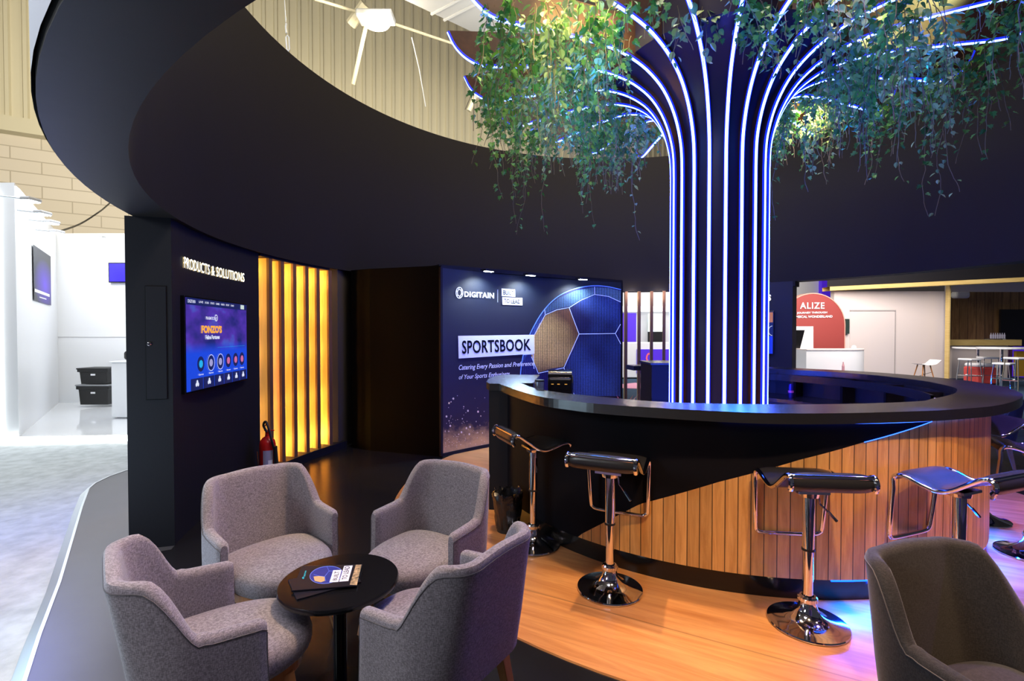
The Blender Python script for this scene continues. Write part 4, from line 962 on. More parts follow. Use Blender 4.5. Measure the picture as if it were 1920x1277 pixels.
# ================================================================== TABLE AND BROCHURES
tb = thing('coffee_table', 'small round black table between the grey armchairs', 'table', (TP.x, TP.y, .004))
b = MB(); b.lathe([(.0, .485), (.235, .485), (.248, .49), (.252, .5), (.252, .506), (.248, .512), (.0, .512)], n=72, cap=False); b.build('table_top', M['blackgloss'], tb, smooth=True)
b = MB(); b.lathe([(.028, .01), (.028, .47), (.07, .485)], n=24); b.build('pedestal', M['blackgloss'], tb, smooth=True)
b = MB(); b.lathe([(.0, 0), (.17, 0), (.17, .008), (.04, .014), (.0, .014)], n=40, cap=False); b.build('foot', M['blackgloss'], tb)
def brochure(pts, z, lab, top):
    P = [hz(x, y, z) for x, y in pts]; c = sum(P, Vector())/4
    o = thing('brochure', lab, 'brochure', c)
    b = MB(); b.prism([(p.x, p.y) for p in P], z-.005, z); b.build('pages', M['ink_white'] if 0 else mat('brochure_cover', (.012, .012, .02), .3), o, local=False)
    if top:
        def f(x, y, off=.0): return hz(x, y, z+.0006+off*.1)
        def q_(name, pts, mm, off=0):
            b = MB(); b.add([f(x, y, off) for x, y in pts], [tuple(range(len(pts)))]); return b.build(name, mm, o, local=False, recalc=False)
        B = lambda L: [(500+x*.2091, 1010+y*.2091) for x, y in L]
        el = [(535+145*cos(t*pi/16), 325+78*sin(t*pi/16)) for t in range(32)]
        el = [(x-(y-325)*.35, y) for x, y in el]
        q_('cover_ball', B(el), mat('cover_ball_blue', (.02, .03, .2), .35, emit=(.02, .04, .4), es=.25))
        b = MB(); strip_on(b, B(el+[el[0]]), .6, lambda x, y: f(x, y, .004)); strip_on(b, B([(470, 335), (520, 340), (530, 380)]), .5, lambda x, y: f(x, y, .004)); strip_on(b, B([(520, 340), (560, 290), (540, 250)]), .5, lambda x, y: f(x, y, .004)); strip_on(b, B([(560, 290), (640, 290)]), .5, lambda x, y: f(x, y, .004)); strip_on(b, B([(470, 335), (420, 320)]), .5, lambda x, y: f(x, y, .004)); b.build('cover_ball_lines', mat('cover_line', (.2, .3, .9), .5, emit=(.2, .3, 1), es=.4), o, local=False, recalc=False)
        q_('cover_gold_panel', B([(420, 340), (468, 335), (520, 342), (522, 378), (485, 392), (430, 378)]), mat('cover_gold', (.7, .45, .2), .4), .004)
        q_('cover_gold_dust', B([(800, 236), (850, 232), (808, 418), (745, 412)]), mat('cover_dust', (.4, .28, .15), .5, noise=.9, nscale=60), .003)
        q_('cover_white_box', B([(597, 283), (673, 280), (643, 388), (562, 392)]), M['ink_white'], .006)
        q_('cover_white_box', B([(695, 245), (772, 241), (733, 380), (650, 386)]), M['ink_white'], .006)
        text_quad('BUILT', B([(592, 375), (612, 295), (655, 292), (628, 373)]), 'cover_lettering', M['ink_dark'], .009, o, .006, fn=lambda x, y, k: f(x, y, k))
        text_quad('TO LEAD', B([(673, 368), (702, 250), (748, 248), (717, 366)]), 'cover_lettering', M['ink_dark'], .009, o, .006, fn=lambda x, y, k: f(x, y, k))
        text_quad('DIGITAIN', B([(330, 340), (345, 288), (358, 288), (345, 340)]), 'cover_lettering', mat('cyan_print', (.02, .5, .6), .5, emit=(0, .5, .6), es=.4), .006, o, .02, fn=lambda x, y, k: f(x, y, k))
        b = MB(); strip_on(b, [(568.5+1.4*cos(t*pi/6), 1083.5+1.2*sin(t*pi/6)) for t in range(13)], .9, lambda x, y: f(x, y, .006)); b.build('cover_logo', bpy.data.materials['cyan_print'], o, local=False, recalc=False)
    return o
B = lambda L: [(500+x*.2091, 1010+y*.2091) for x, y in L]
ZTb = .004+.512
brochure(B([(192, 368), (760, 245), (848, 385), (272, 545)]), ZTb+.0055, 'closed black brochure lying underneath the top one on the round table', False)
brochure(B([(318, 243), (857, 230), (806, 420), (222, 466)]), ZTb+.0125, 'black brochure with football cover and BUILT TO LEAD lettering, on top', True)

# ================================================================== BIN, EXTINGUISHER
o = thing('waste_bin', 'round waste bin lined with a shiny black bag beside the bar end', 'bin', (-.035, 3.93, .012))
b = MB(); b.lathe([(0, .0), (.085, .0), (.11, .25), (.108, .25), (.083, .01), (0, .01)], n=32, cap=False); b.build('bin_body', M['rubber'], o, smooth=True)
b = MB(); rws = []; rr_ = random.Random(8)
for j, (r_, z) in enumerate(((.088, .03), (.097, .1), (.107, .17), (.114, .24), (.12, .29), (.116, .315), (.10, .30), (.088, .24), (.06, .14), (.0, .1))):
    rws.append([(max(0, r_+rr_.uniform(-.006, .006)*(1 if r_ > .02 else 0)+.006*sin(k*1.7+j))*cos(2*pi*k/40), max(0, r_+.006*sin(k*1.7+j))*sin(2*pi*k/40), z+(rr_.uniform(-.018, .02) if 3 <= j <= 6 else 0)) for k in range(40)])
b.grid(rws, closed=True); b.build('bin_bag', M['bag'], o, smooth=True)
o = thing('fire_extinguisher', 'red fire extinguisher with black hose in a wire stand by the amber slats', 'extinguisher', (-2.53, 5.1, .004))
b = MB(); b.lathe([(.0, .06), (.07, .06), (.078, .075), (.078, .43), (.07, .47), (.045, .5), (.022, .515), (.02, .54), (0, .54)], n=28, cap=False); b.build('cylinder_body', M['red'], o, smooth=True)
b = MB(); b.box((0, 0, .55), (.03, .03, .035)); b.box((.02, 0, .575), (.1, .02, .008)); b.tube([(-.01, 0, .57), (-.03, 0, .61), (-.01, 0, .64)], .007, 6); b.build('valve_handle', M['red'], o)
b = MB(); b.tube(cr([(0, -.01, .56), (-.03, -.02, .63), (0, -.03, .67), (.04, -.05, .6), (.075, -.06, .48), (.09, -.05, .4)], 5), .012, 8); b.tube([(.1, -.04, .42), (.105, -.03, .18)], [.02, .024], 10); b.build('hose', M['rubber'], o, smooth=True)
b = MB(); b.grid([[(.0792*cos(a), .0792*sin(a), .18), (.0792*cos(a), .0792*sin(a), .38)] for a in [R(-95+k*10) for k in range(8)]]); b.build('instruction_label', mat('label_lilac', (.35, .35, .5), .5), o, recalc=False)
b = MB(); b.grid([[(.08*cos(a), .08*sin(a), .16), (.08*cos(a), .08*sin(a), .28)] for a in [R(-60+k*8) for k in range(5)]]); b.build('white_label', M['ink_white'], o, recalc=False)
b = MB()
for sx in (-1, 1): b.tube([(sx*.1, -.02, .36), (sx*.085, -.02, .2), (sx*.08, -.02, .05), (sx*.09, -.1, .006)], .0045, 6); b.tube([(sx*.08, -.02, .05), (sx*.09, .1, .006)], .0045, 6)
b.tube([(-.09, -.1, .006), (.09, -.1, .006)], .0045, 6); b.tube([(-.08, -.02, .05), (.08, -.02, .05)], .0045, 6); b.build('wire_stand', M['chrome'], o, smooth=True)

# ================================================================== LEFT BOOTH
BD = 10.9
c0 = Vector((-7.35, 7.35)); c1 = Vector((-10.0, BD)); zb = hy(108, 442, BD).z; 
b = MB(); b.prism([(c0.x, c0.y), (c1.x, c1.y), (c1.x-.3, c1.y), (c1.x-3, c0.y+.0)], -.06, 3.8)
struct(b.build('wall_booth_left', M['white']))
b = MB(); b.box((-5.2, BD+.1, zb/2), (12, .2, zb+.1)); struct(b.build('wall_booth_back', M['white']))
b = MB(); b.prism([(c0.x, c0.y), (-3.6, c0.y+.35), (-3.6, BD), (c1.x, BD)], -.055, .03); struct(b.build('floor_booth', M['whitegloss']))
b = MB(); b.box(((c0.x-3.6)/2-.0, c0.y+.145, -.01), (3.9, .04, .085), rz=math.atan2(.35, 3.75)); b.box((c0.x-1.5, c0.y-.03, -.02), (3.1, .03, .06)); struct(b.build('trim_booth_light', M['ledwhite']))
b = MB(); b.box((c0.x-.26, c0.y-.02, 1.87), (.03, .02, 3.6)); struct(b.build('trim_wall_light', M['ledwhite']))
b = MB(); b.box((-5.2, BD-.005, .0+hy(150, 632, BD).z), (10, .006, .008)); struct(b.build('trim_joint', mat('grey_joint', (.5, .5, .52), .8)))
# booth wall line helper
wd_ = (c1-c0).normalized(); wn_ = Vector((wd_.y, -wd_.x))
def bw(x, y, off=.02):
    d = ray(x, y); P = c0+wn_*off; s = P.dot(wn_)/(d.x*wn_.x+d.y*wn_.y); return Vector((0, 0, H))+d*s
for nm, lab, q, mm in (('booth_poster', 'dark poster with a blue glow hanging on the white booth wall at far left', ((62, 458), (95, 481), (96, 573), (64, 563)), None),):
    o = thing(nm, lab, 'poster', bw(79, 520)); P = [bw(*p) for p in q]
    m, n, l, bs = nt('booth_poster_print'); tc = n.new('ShaderNodeTexCoord'); g = n.new('ShaderNodeTexGradient'); g.gradient_type = 'SPHERICAL'; mp = n.new('ShaderNodeMapping'); mp.inputs['Location'].default_value = (-1.0, -.7, 0); mp.inputs['Scale'].default_value = (1.6, 2, 1)
    l.new(tc.outputs['UV'], mp.inputs['Vector']); l.new(mp.outputs['Vector'], g.inputs['Vector']); r = n.new('ShaderNodeValToRGB'); r.color_ramp.elements[0].color = (.02, .025, .035, 1); r.color_ramp.elements[1].color = (.1, .03, .7, 1); l.new(g.outputs['Fac'], r.inputs['Fac']); l.new(r.outputs['Color'], bs.inputs['Base Color'])
    b = MB(); b.add(P, [(3, 2, 1, 0)], [(0, 1), (1, 1), (1, 0), (0, 0)]); b.build('poster_print', m, o, local=False, recalc=False)
    b = MB(); b.add([bw(65, 541, .026), bw(93, 552, .026), bw(93, 557, .026), bw(65, 547, .026)], [(0, 1, 2, 3)]); b.add([bw(74, 556, .026), bw(87, 560, .026), bw(87, 562, .026), bw(74, 558, .026)], [(0, 1, 2, 3)]); b.build('poster_caption', M['ink_white'], o, local=False, recalc=False)
o = thing('booth_screen', 'violet blue screen on the white booth back wall beside the dark wall end', 'screen', hy(225, 510, BD-.06))
b = MB(); p0, p1 = hy(205, 528, BD-.06), hy(268, 494, BD-.06); b.box(((p0.x+p1.x)/2, BD-.03, (p0.z+p1.z)/2), (p1.x-p0.x+.04, .05, p1.z-p0.z+.04)); b.build('screen_frame', M['blackgloss'], o, local=False)
b = MB(); b.add([(p0.x, p0.y, p0.z), (p1.x, p0.y, p0.z), (p1.x, p0.y, p1.z), (p0.x, p0.y, p1.z)], [(0, 1, 2, 3)]); b.build('screen_glass', M['tvblue'], o, local=False, recalc=False)
def crate(x0, x1, ytop, ybot, Y, lab, lidc, group='stacked black crates in the white booth'):
    a, c = hy(x0, ybot, Y), hy(x1, ytop, Y); w = c.x-a.x; h = c.z-a.z; o = thing('storage_crate', lab, 'crate', ((a.x+c.x)/2, Y+.2, a.z), 0, group)
    b = MB(); q = []
    for s_, z in ((.84, 0), (.9, h*.8), (1, h*.8), (1, h)): q.append([(sx*w/2*s_, sy*.22*s_, z) for sx, sy in ((-1, -1), (1, -1), (1, 1), (-1, 1))])
    b.grid(q, closed=True); b.add(q[0], [(0, 1, 2, 3)]); b.add(q[-1], [(3, 2, 1, 0)]); b.build('crate_body', M['rubber'], o, bevel=.01)
    b = MB(); b.box((0, -.22*.9-.004, h*.62), (.09, .01, .035)); b.build('handle', M['white'], o)
    b = MB(); b.rbox((0, 0, h+.005), (w*1.04, .46, .03), .01); b.build('crate_lid', lidc, o)
gl_ = mat('grey_lid', (.25, .26, .28), .5)
crate(144, 205, 723, 759, 10.2, 'lower black storage crate with grey lid, bottom of its stack in the white booth', gl_)
crate(146, 203, 692, 720, 10.2, 'upper black storage crate resting on the larger crate in the white booth', M['rubber'])
o = thing('reception_counter', 'white counter mostly hidden behind the dark wall end at left', 'counter', (-7.1, 9.3, .03))
a, c = hy(209, 783, 8.9), hy(300, 680, 8.9)
b = MB(); b.rbox(((a.x+c.x)/2, 9.2, (a.z+c.z)/2), (c.x-a.x, .6, c.z-a.z), .02); b.build('counter_body', M['white'], o, local=False)
b = MB(); b.rbox(((a.x+c.x)/2, 9.2, c.z+.012), (c.x-a.x+.04, .64, .024), .01); b.build('counter_top', M['white'], o, local=False)
o = thing('black_bag', 'small black object on top of the white counter at left', 'bag', (hy(229, 680, 9.1).x+.1, 9.15, c.z+.03)); b = MB(); b.rbox((.1, 0, .09), (.3, .2, .18), .05); b.build('bag_body', M['rubber'], o, bevel=.02)
b = MB(); b.tube([(.02, 0, .17), (.05, 0, .25), (.15, 0, .25), (.18, 0, .17)], .01); b.build('bag_handle', M['rubber'], o)
for i, (x, y) in enumerate(((58, 374), (80, 399), (97, 416), (107, 434))):
    p = bw(x, y, .28); p.z = min(p.z, 3.95); o = thing('booth_spotlight', ['nearest', 'second', 'third', 'farthest'][i]+' small spotlight on an arm along the white booth wall top, left edge', 'spotlight', p, 0, 'spotlights over the white booth')
    b = MB(); b.rbox((0, 0, 0), (.14, .2, .05), .02); b.build('lamp_head', M['duct'], o)
    b = MB(); b.box((0, 0, -.03), (.11, .16, .01)); b.build('lamp_lens', M['spotface'], o)
    b = MB(); b.tube([(0, 0, 0), tuple(-Vector((wn_.x, wn_.y, 0))*.3)], .012); b.build('lamp_arm', M['alu'], o)
p = hy(188, 444, BD-.3); o = thing('booth_spotlight', 'small spotlight above the white booth back wall', 'spotlight', p, 0, 'spotlights over the white booth'); b = MB(); b.rbox((0, 0, 0), (.16, .12, .05), .02); b.build('lamp_head', M['duct'], o); b = MB(); b.box((0, 0, -.03), (.12, .1, .01)); b.build('lamp_lens', M['spotface'], o)
b = MB(); P = [hy(105, 436, 10.0), hy(150, 420, 12), hy(185, 398, 13), hy(200, 386, 14), hy(240, 350, 16)]; b.tube(cr(P, 4), .02, 6); tag(b.build('hanging_cable', M['rubber']), 'thin dark cable rising from the white booth top towards the hall roof', 'cable')

# ================================================================== HALL SHELL (behind)
w0 = Vector((-26, 11.6)); wd = Vector((.857, .515)); wn2 = Vector((.515, -.857))
def hw_(s, z, off=0): p = w0+wd*s+wn2*off; return (p.x, p.y, z)
def wl_s(px, py):     # arc length and height on the hall wall
    d = ray(px, py); s = w0.dot(wn2)/(d.x*wn2.x+d.y*wn2.y); P = d*s; return (P.xy-w0).dot(wd), H+P.z
m, n, l, bs = nt('block_wall_paint'); bs.inputs['Roughness'].default_value = .7
tc = n.new('ShaderNodeTexCoord'); br = n.new('ShaderNodeTexBrick'); br.inputs['Color1'].default_value = (.70, .62, .5, 1); br.inputs['Color2'].default_value = (.76, .68, .57, 1); br.inputs['Mortar'].default_value = (.5, .43, .33, 1); br.inputs['Scale'].default_value = 1; br.inputs['Mortar Size'].default_value = .018; br.inputs['Brick Width'].default_value = 1.6; br.inputs['Row Height'].default_value = .42; br.offset = .5
l.new(tc.outputs['UV'], br.inputs['Vector']); l.new(br.outputs['Color'], bs.inputs['Base Color'])
b = MB(); b.add([hw_(0, -.06), hw_(60, -.06), hw_(60, 8.6), hw_(0, 8.6)], [(0, 1, 2, 3)], [(0, 0), (60, 0), (60, 8.66), (0, 8.66)]); struct(b.build('wall_hall_left', m, recalc=False))
b = MB(); rows = []; k = 0; s = 0
while s < 60:
    for ds, o_ in ((0, 0), (.16, 0), (.20, .09), (.30, .09), (.34, 0)):
        rows.append([hw_(s+ds, 8.6, o_), hw_(s+ds, 24, o_)])
    s += .46
b.grid(rows); struct(b.build('wall_hall_cladding', M['cream'], recalc=False))
b = MB()
for z in (8.6,): 
    b.add([hw_(0, z-.25, .3), hw_(60, z-.25, .3), hw_(60, z+.25, .3), hw_(0, z+.25, .3), hw_(0, z+.3, 0), hw_(60, z+.3, 0), hw_(0, z-.3, 0), hw_(60, z-.3, 0)], [(0, 1, 2, 3), (3, 2, 5, 4), (6, 7, 1, 0)])
struct(b.build('trim_hall_beam', M['cream'], recalc=False))
b = MB(); b.add([(-45, -6, 19), (45, -6, 19), (45, 60, 19), (-45, 60, 19)], [(0, 3, 2, 1)]); struct(b.build('ceiling_hall', M['ceil'], recalc=False))
b = MB(); b.box((20, 46, 9), (80, .3, 18.2)); struct(b.build('wall_hall_back', mat('hall_back', (.55, .5, .45), .8)))
# pale duct and roof members seen above the ring
def dirp(x, y, Y): return hy(x, y, Y)
du = thing('ventilation_duct', 'long pale rectangular air duct crossing the hall roof at the top', 'duct', dirp(800, 40, 14))
A = dirp(600, -75, 12.5); Bp = dirp(960, 95, 19.0); ax = (Bp-A).normalized(); sdv = ax.cross(Vector((0, 0, 1))).normalized(); upv = Vector((0, 0, 1))
b = MB(); q = []
for t in (-.6, 0, .5, 1, 1.6):
    c_ = A.lerp(Bp, t); q.append([c_+sdv*.0, c_+sdv*1.5, c_+sdv*1.5+upv*1.1, c_+upv*1.1])
b.grid(q, closed=True); b.build('duct_body', M['duct'], du, local=False)
b = MB()
for t in (.12, .3, .48, .55, .75, .95):
    c_ = A.lerp(Bp, t); b.tube([c_-upv*.02-sdv*.05, c_-upv*.02+sdv*1.55], .045, 4)
b.build('duct_flanges', M['duct'], du, local=False)
def member(name, lab, P, r, mm=M['cream'], cat='beam'):
    b = MB(); b.tube(P, r, 8); return tag(b.build(name, mm), lab, cat)
member('roof_purlin', 'slim cream pipe crossing in front of the corrugated wall towards the branches', [dirp(590, -2, 15), dirp(690, 28, 16), dirp(850, 82, 18)], .045)
member('wall_brace', 'cream diagonal brace below the floodlight on the corrugated wall', [dirp(686, 50, 16), dirp(662, 158, 16.6)], .065)
member('wall_brace', 'short cream diagonal brace left of the trailing ivy under the lower branch tip', [dirp(905, 150, 19), dirp(879, 208, 19)], .09)
member('roof_strut', 'thick cream strut above the floodlight at the top', [dirp(685, 8, 16), dirp(658, 46, 16.3)], .17)
member('hanging_wire', 'thin pale wire hanging against the corrugated wall right of the floodlight', [dirp(772, 70, 16), dirp(786, 130, 16.5), dirp(798, 200, 17)], .016, M['duct'], 'wire')
o = thing('rigging_shackle', 'white rigging hook and link hanging against the corrugated wall', 'hook', dirp(538, 40, 9))
b = MB(); b.tube([dirp(533, -10, 9)+Vector((-.3, 0, 11.2)), dirp(533, -10, 9), dirp(536, 42, 9)], .008, 6); b.build('rigging_wire', M['white'], o, local=False)
b = MB(); b.tube([dirp(537, 44, 9), dirp(536, 50, 9), dirp(537, 62, 9)], .016, 6); b.tube([dirp(539, 66, 9), dirp(536, 70, 9), dirp(538, 92, 9), dirp(541, 96, 9), dirp(543, 92, 9), dirp(542, 70, 9)], .012, 6, closed=True); b.build('turnbuckle', M['white'], o, local=False)
o = thing('floodlight', 'glowing warm floodlight under the hall roof left of the duct', 'floodlight', dirp(705, 40, 15.5)); pq = dirp(705, 40, 15.5)
b = MB(); b.rbox((0, 0, .12), (1.1, .6, .22), .05); b.build('lamp_housing', M['duct'], o)
b = MB(); b.lathe([(.0, -.2), (.25, -.17), (.4, -.08), (.45, .01), (0, .01)], n=24, cap=False); lb_ = b.build('lamp_lens', mat('floodlight_glow', (.9, .9, .8), .5, emit=(1, .86, .55), es=18), o, smooth=True)
light('POINT', 'floodlight_lamp', pq+Vector((.2, -.4, -.5)), 350, (1, .85, .6), .3)

# ================================================================== RIGHT BACKGROUND BOOTHS
def rect(b, x0, y0, x1, y1, Y, th=.1, dz=0):
    a, c = hy(x0, y1, Y), hy(x1, y0, Y); b.box(((a.x+c.x)/2, Y+th/2+dz, (a.z+c.z)/2), (c.x-a.x, th, c.z-a.z))
# white and violet columns behind the arch
b = MB(); rect(b, 1400, 500, 1545, 700, 20); struct(b.build('wall_far_white', M['white']))
b = MB(); rect(b, 1539, 500, 1558, 700, 19.8, .2); struct(b.build('wall_far_violet', M['violet']))
ar = thing('arch_panel', 'terracotta red arched panel lettered ALIZE behind the bar', 'arch panel', hy(1525, 690, 16.3))
c_ = hy(1524, 612, 16.2); rad = hy(1583, 612, 16.2).x-c_.x; zt2 = hy(1524, 551, 16.2).z; zc_ = zt2-rad; b = MB()
poly = [(c_.x-rad, -.05), (c_.x+rad, -.05)]+[(c_.x+rad*cos(pi*k/24), zc_+rad*sin(pi*k/24)) for k in range(25)]
n_ = len(poly); vs = [(x, 16.2, z) for x, z in poly]+[(x, 16.42, z) for x, z in poly]
b.add(vs, [tuple(range(n_)), tuple(reversed(range(n_, 2*n_)))]+[(k, (k+1) % n_, n_+(k+1) % n_, n_+k) for k in range(n_)]); b.build('panel_board', M['terracotta'], ar, local=False)
b = MB(); rr_ = [[(c_.x+rad*q*cos(pi*k/24), y_, zc_+rad*q*sin(pi*k/24)) for q, y_ in ((1, 16.19), (1.03, 16.19), (1.03, 16.45))] for k in range(25)]; rr_ = [[(c_.x+rad*q, y_, .0) for q, y_ in ((1, 16.19), (1.03, 16.19), (1.03, 16.45))]]+rr_
b.grid(rr_); b.build('panel_edge', mat('salmon_edge', (.75, .35, .28), .5), ar, local=False, recalc=False)
fn16 = lambda x, y, k: hy(x, y, 16.19-k)
text_quad('ALIZE', [(1500, 567), (1546, 567), (1546, 579), (1500, 579)], 'panel_lettering', M['ink_white'], .01, ar, .02, fn=fn16, spacing=1.15)
text_quad('JOURNEY THROUGH', [(1494, 585), (1551, 584), (1551, 588.5), (1494, 589.5)], 'panel_lettering', M['ink_white'], .01, ar, .03, fn=fn16)
text_quad('WHIMSICAL WONDERLAND', [(1479, 592), (1561, 591), (1561, 595.5), (1479, 596.5)], 'panel_lettering', M['ink_white'], .01, ar, .03, fn=fn16)
o = thing('display_kiosk', 'white slanted kiosk with a dark screen in front of the red arch', 'kiosk', hy(1500, 690, 15.5))
K_ = [(1440, 612), (1525, 612), (1508, 700), (1440, 700)]
b = MB(); P = [hy(1440, 612, 15.4), hy(1525, 612, 15.4), hy(1525, 700, 15.4), hy(1440, 700, 15.4)]; vs = P+[p+Vector((0, .4, 0)) for p in P]
b.add(vs, [(0, 1, 2, 3), (7, 6, 5, 4), (0, 4, 5, 1), (1, 5, 6, 2), (3, 2, 6, 7), (0, 3, 7, 4)]); b.build('kiosk_body', M['booth'], o, local=False)
P = [hy(1440, 612, 15.3), hy(1525, 612, 15.3), hy(1504, 676, 15.3), hy(1440, 676, 15.3)]; vs = P+[p+Vector((0, .09, 0)) for p in P]; b = MB(); b.add(vs, [(0, 1, 2, 3), (7, 6, 5, 4), (0, 4, 5, 1), (1, 5, 6, 2), (3, 2, 6, 7), (0, 3, 7, 4)]); b.build('kiosk_front', M['white'], o, local=False)
P = [hy(1440, 619, 15.29), hy(1509, 619, 15.29), hy(1495, 674, 15.29), hy(1440, 674, 15.29)]; b = MB(); b.add(P, [(0, 1, 2, 3)]); b.build('kiosk_screen', M['blackgloss'], o, local=False, recalc=False)
o = thing('curved_counter', 'white reception counter with rounded end beneath the red arch', 'counter', hy(1580, 700, 15))
p0, p1 = hy(1512, 655, 14.6), hy(1645, 655, 14.6); b = MB(); rr_ = .8
poly = [(p0.x, 15.4), (p0.x, 14.6), (p1.x-rr_, 14.6)]+[(p1.x-rr_+rr_*sin(a*pi/16), 15.4-rr_*cos(a*pi/16)) for a in range(9)]
b.prism(poly, -.05, p0.z-.03); b.build('counter_body', M['white'], o, local=False, smooth=True)
b = MB(); b.prism([(x, y-.02) for x, y in poly], p0.z-.03, p0.z); b.build('counter_top', M['booth'], o, local=False)
p = hy(1601, 655, 14.9); b = MB(); b.lathe([(.0, 0), (.06, .01), (.07, .05), (.045, .1), (0, .11)], (p.x, p.y, p0.z), 16, cap=False); tag(b.build('white_bowl', M['white'], smooth=True), 'small round white ornament on the white reception counter', 'ornament')
p = hy(1581, 690, 14.3); b = MB(); b.lathe([(.035, 0), (.035, .3), (.015, .38), (.015, .42), (0, .42)], (p.x, p.y, .3), 12, cap=False); b.lathe([(.2, .28), (.2, .3)], (p.x, p.y, 0), 12); b.tube([(p.x, p.y, -.05), (p.x, p.y, .29)], .02); tag(b.build('small_stand', mat('pale_pink_stand', (.6, .3, .35), .4), smooth=False), 'slim reddish bottle on a stand before the white reception counter', 'bottle')
# white booth wall with gold beam
b = MB(); rect(b, 1562, 546, 1778, 745, 16.6, .2); struct(b.build('wall_booth_white', M['booth']))
b = MB(); rect(b, 1592, 582, 1678, 745, 16.58, .02); struct(b.build('door_1', mat('door_white', (.74, .67, .66), .5)))
b = MB(); rect(b, 1594, 581, 1679, 583, 16.56, .03); rect(b, 1678, 581, 1679.5, 745, 16.56, .03); struct(b.build('trim_door', mat('trim_grey', (.45, .42, .42), .6)))
b = MB(); p0 = hy(1556, 545, 16.4); p1 = hy(2000, 524, 15.2); tdv = (p1-p0); 
b.add([p0, p1, p1+Vector((0, 0, .13)), p0+Vector((0, 0, .13)), p0+Vector((0, .4, 0)), p1+Vector((0, .4, 0)), p1+Vector((0, .4, .13)), p0+Vector((0, .4, .13))], [(0, 1, 2, 3), (5, 4, 7, 6), (0, 4, 5, 1), (3, 2, 6, 7)]); struct(b.build('trim_gold_beam', M['gold']))
b = MB(); b.add([p0+Vector((.1, .3, .12)), p1+Vector((0, .3, .12)), p1+Vector((0, .3, 2.5)), p0+Vector((.1, .3, 2.5))], [(0, 1, 2, 3)]); struct(b.build('wall_dark_hall_sheet', M['black']))  # darkness of the hall above the booth, put in as a black sheet
b = MB(); rect(b, 1777, 531, 1783, 760, 16.2, .15); struct(b.build('trim_gold_post', M['gold']))
o = thing('wall_panel_dark', 'small dark panel on the white booth wall right of the red arch', 'panel', hy(1588, 610, 16.5)); b = MB(); rect(b, 1584, 598, 1593, 626, 16.5, .04); b.build('panel_face', mat('dark_green', (.02, .04, .035), .5), o, local=False)
b = MB(); rect(b, 1776, 520, 1990, 547, 17.0, .1); struct(b.build('wall_booth_header', M['booth']))
b = MB(); a, c = hy(1780, 770, 19), hy(2100, 530, 19); b.add([(a.x, 19, a.z), (c.x, 19, a.z), (c.x, 19, c.z), (a.x, 19, c.z)], [(0, 1, 2, 3)], [(0, 0), (7, 0), (7, 5), (0, 5)]); struct(b.build('wall_booth_planks', M['darkwood'], recalc=False))
o = thing('booth_screen', 'large black screen on the brown plank wall at the right edge', 'screen', hy(1900, 620, 18.8)); b = MB(); rect(b, 1876, 580, 1990, 652, 18.85, .08); b.build('screen_frame', M['blackgloss'], o, local=False)
o = thing('air_conditioner', 'rounded white wall unit on the brown plank wall', 'air conditioner', hy(1807, 552, 18.5)); a, c = hy(1794, 559, 18.5), hy(1821, 545.5, 18.5); b = MB(); b.rbox(((a.x+c.x)/2, 18.65, (a.z+c.z)/2), (c.x-a.x, .3, c.z-a.z), .08); b.build('unit_body', M['white'], o, local=False)
o = thing('pine_bar', 'pale pine counter with white front in the right background booth', 'counter', hy(1850, 700, 17.4)); b = MB(); rect(b, 1779, 637, 1916, 648, 17.3, .5); b.build('counter_slab', M['gold'], o, local=False)
b = MB(); rect(b, 1784, 648, 1890, 712, 17.5, .3); b.build('counter_front', M['booth'], o, local=False)
o = thing('bottle_tray', 'clear tray of small bottles on the pine counter', 'tray', hy(1870, 637, 17.4)); b = MB(); rect(b, 1855, 635.5, 1886, 637, 17.35, .2); b.build('tray', M['glass'], o, local=False)
b = MB()
for k in range(7): p = hy(1858+k*4.2, 637, 17.45); b.lathe([(.028, 0), (.03, .12), (.012, .16), (.012, .2)], (p.x, p.y, hy(1870, 636, 17.4).z+.02), 8)
b.build('small_bottles', mat('lilac_bottles', (.5, .5, .65), .2), o, local=False)
# high tables and white stools
def htable(px, w, Y, lab):
    p = hy(px, 651, Y); o = thing('high_table', lab, 'table', (p.x, Y, -.05), 0, 'white high tables in the right background')
    h = p.z+.05; b = MB(); b.lathe([(0, h-.05), (w, h-.05), (w+.01, h-.02), (w, h), (0, h)], n=32, cap=False); b.build('table_top', M['white'], o)
    b = MB(); b.lathe([(.25, 0), (.25, .015), (.04, .04), (.04, h-.05)], n=20); b.build('table_leg', M['chrome'], o, smooth=True)
htable(1878, .55, 14.6, 'white round high table on a chrome leg near the right edge, nearer of two')
htable(1833, .62, 15.9, 'white round high table on a chrome leg by the pine post, farther of two')
def wstool(px, py, Y, lab, rz=0):
    p = hy(px, py, Y); h = p.z+.05; o = thing('white_stool', lab, 'bar stool', (p.x, Y, -.05), rz, 'white stools around the background high tables')
    b = MB(); b.rbox((0, 0, h-.03), (.42, .4, .06), .03); b.build('seat', M['white'], o)
    b = MB()
    for sx in (-1, 1):
        b.tube([(sx*.17, -.16, h-.05), (sx*.2, -.2, .3), (sx*.21, -.21, 0)], .014, 6)
        b.tube([(sx*.17, .16, h-.05), (sx*.2, .2, .3), (sx*.21, .21, 0)], .014, 6)
    b.tube([(-.2, -.2, .3), (.2, -.2, .3), (.2, .2, .3), (-.2, .2, .3)], .012, 6, closed=True); b.build('stool_frame', M['chrome'], o, smooth=True)
for i, (px, py, Y, rz) in enumerate(((1818, 672, 15.2, .2), (1852, 669, 15.4, -.3), (1882, 680, 14.2, .5), (1907, 670, 13.6, .1))):
    wstool(px, py, Y, ['leftmost', 'second from left', 'third from left', 'rightmost'][i]+' of the blurred white stools with chrome legs at far right', rz)
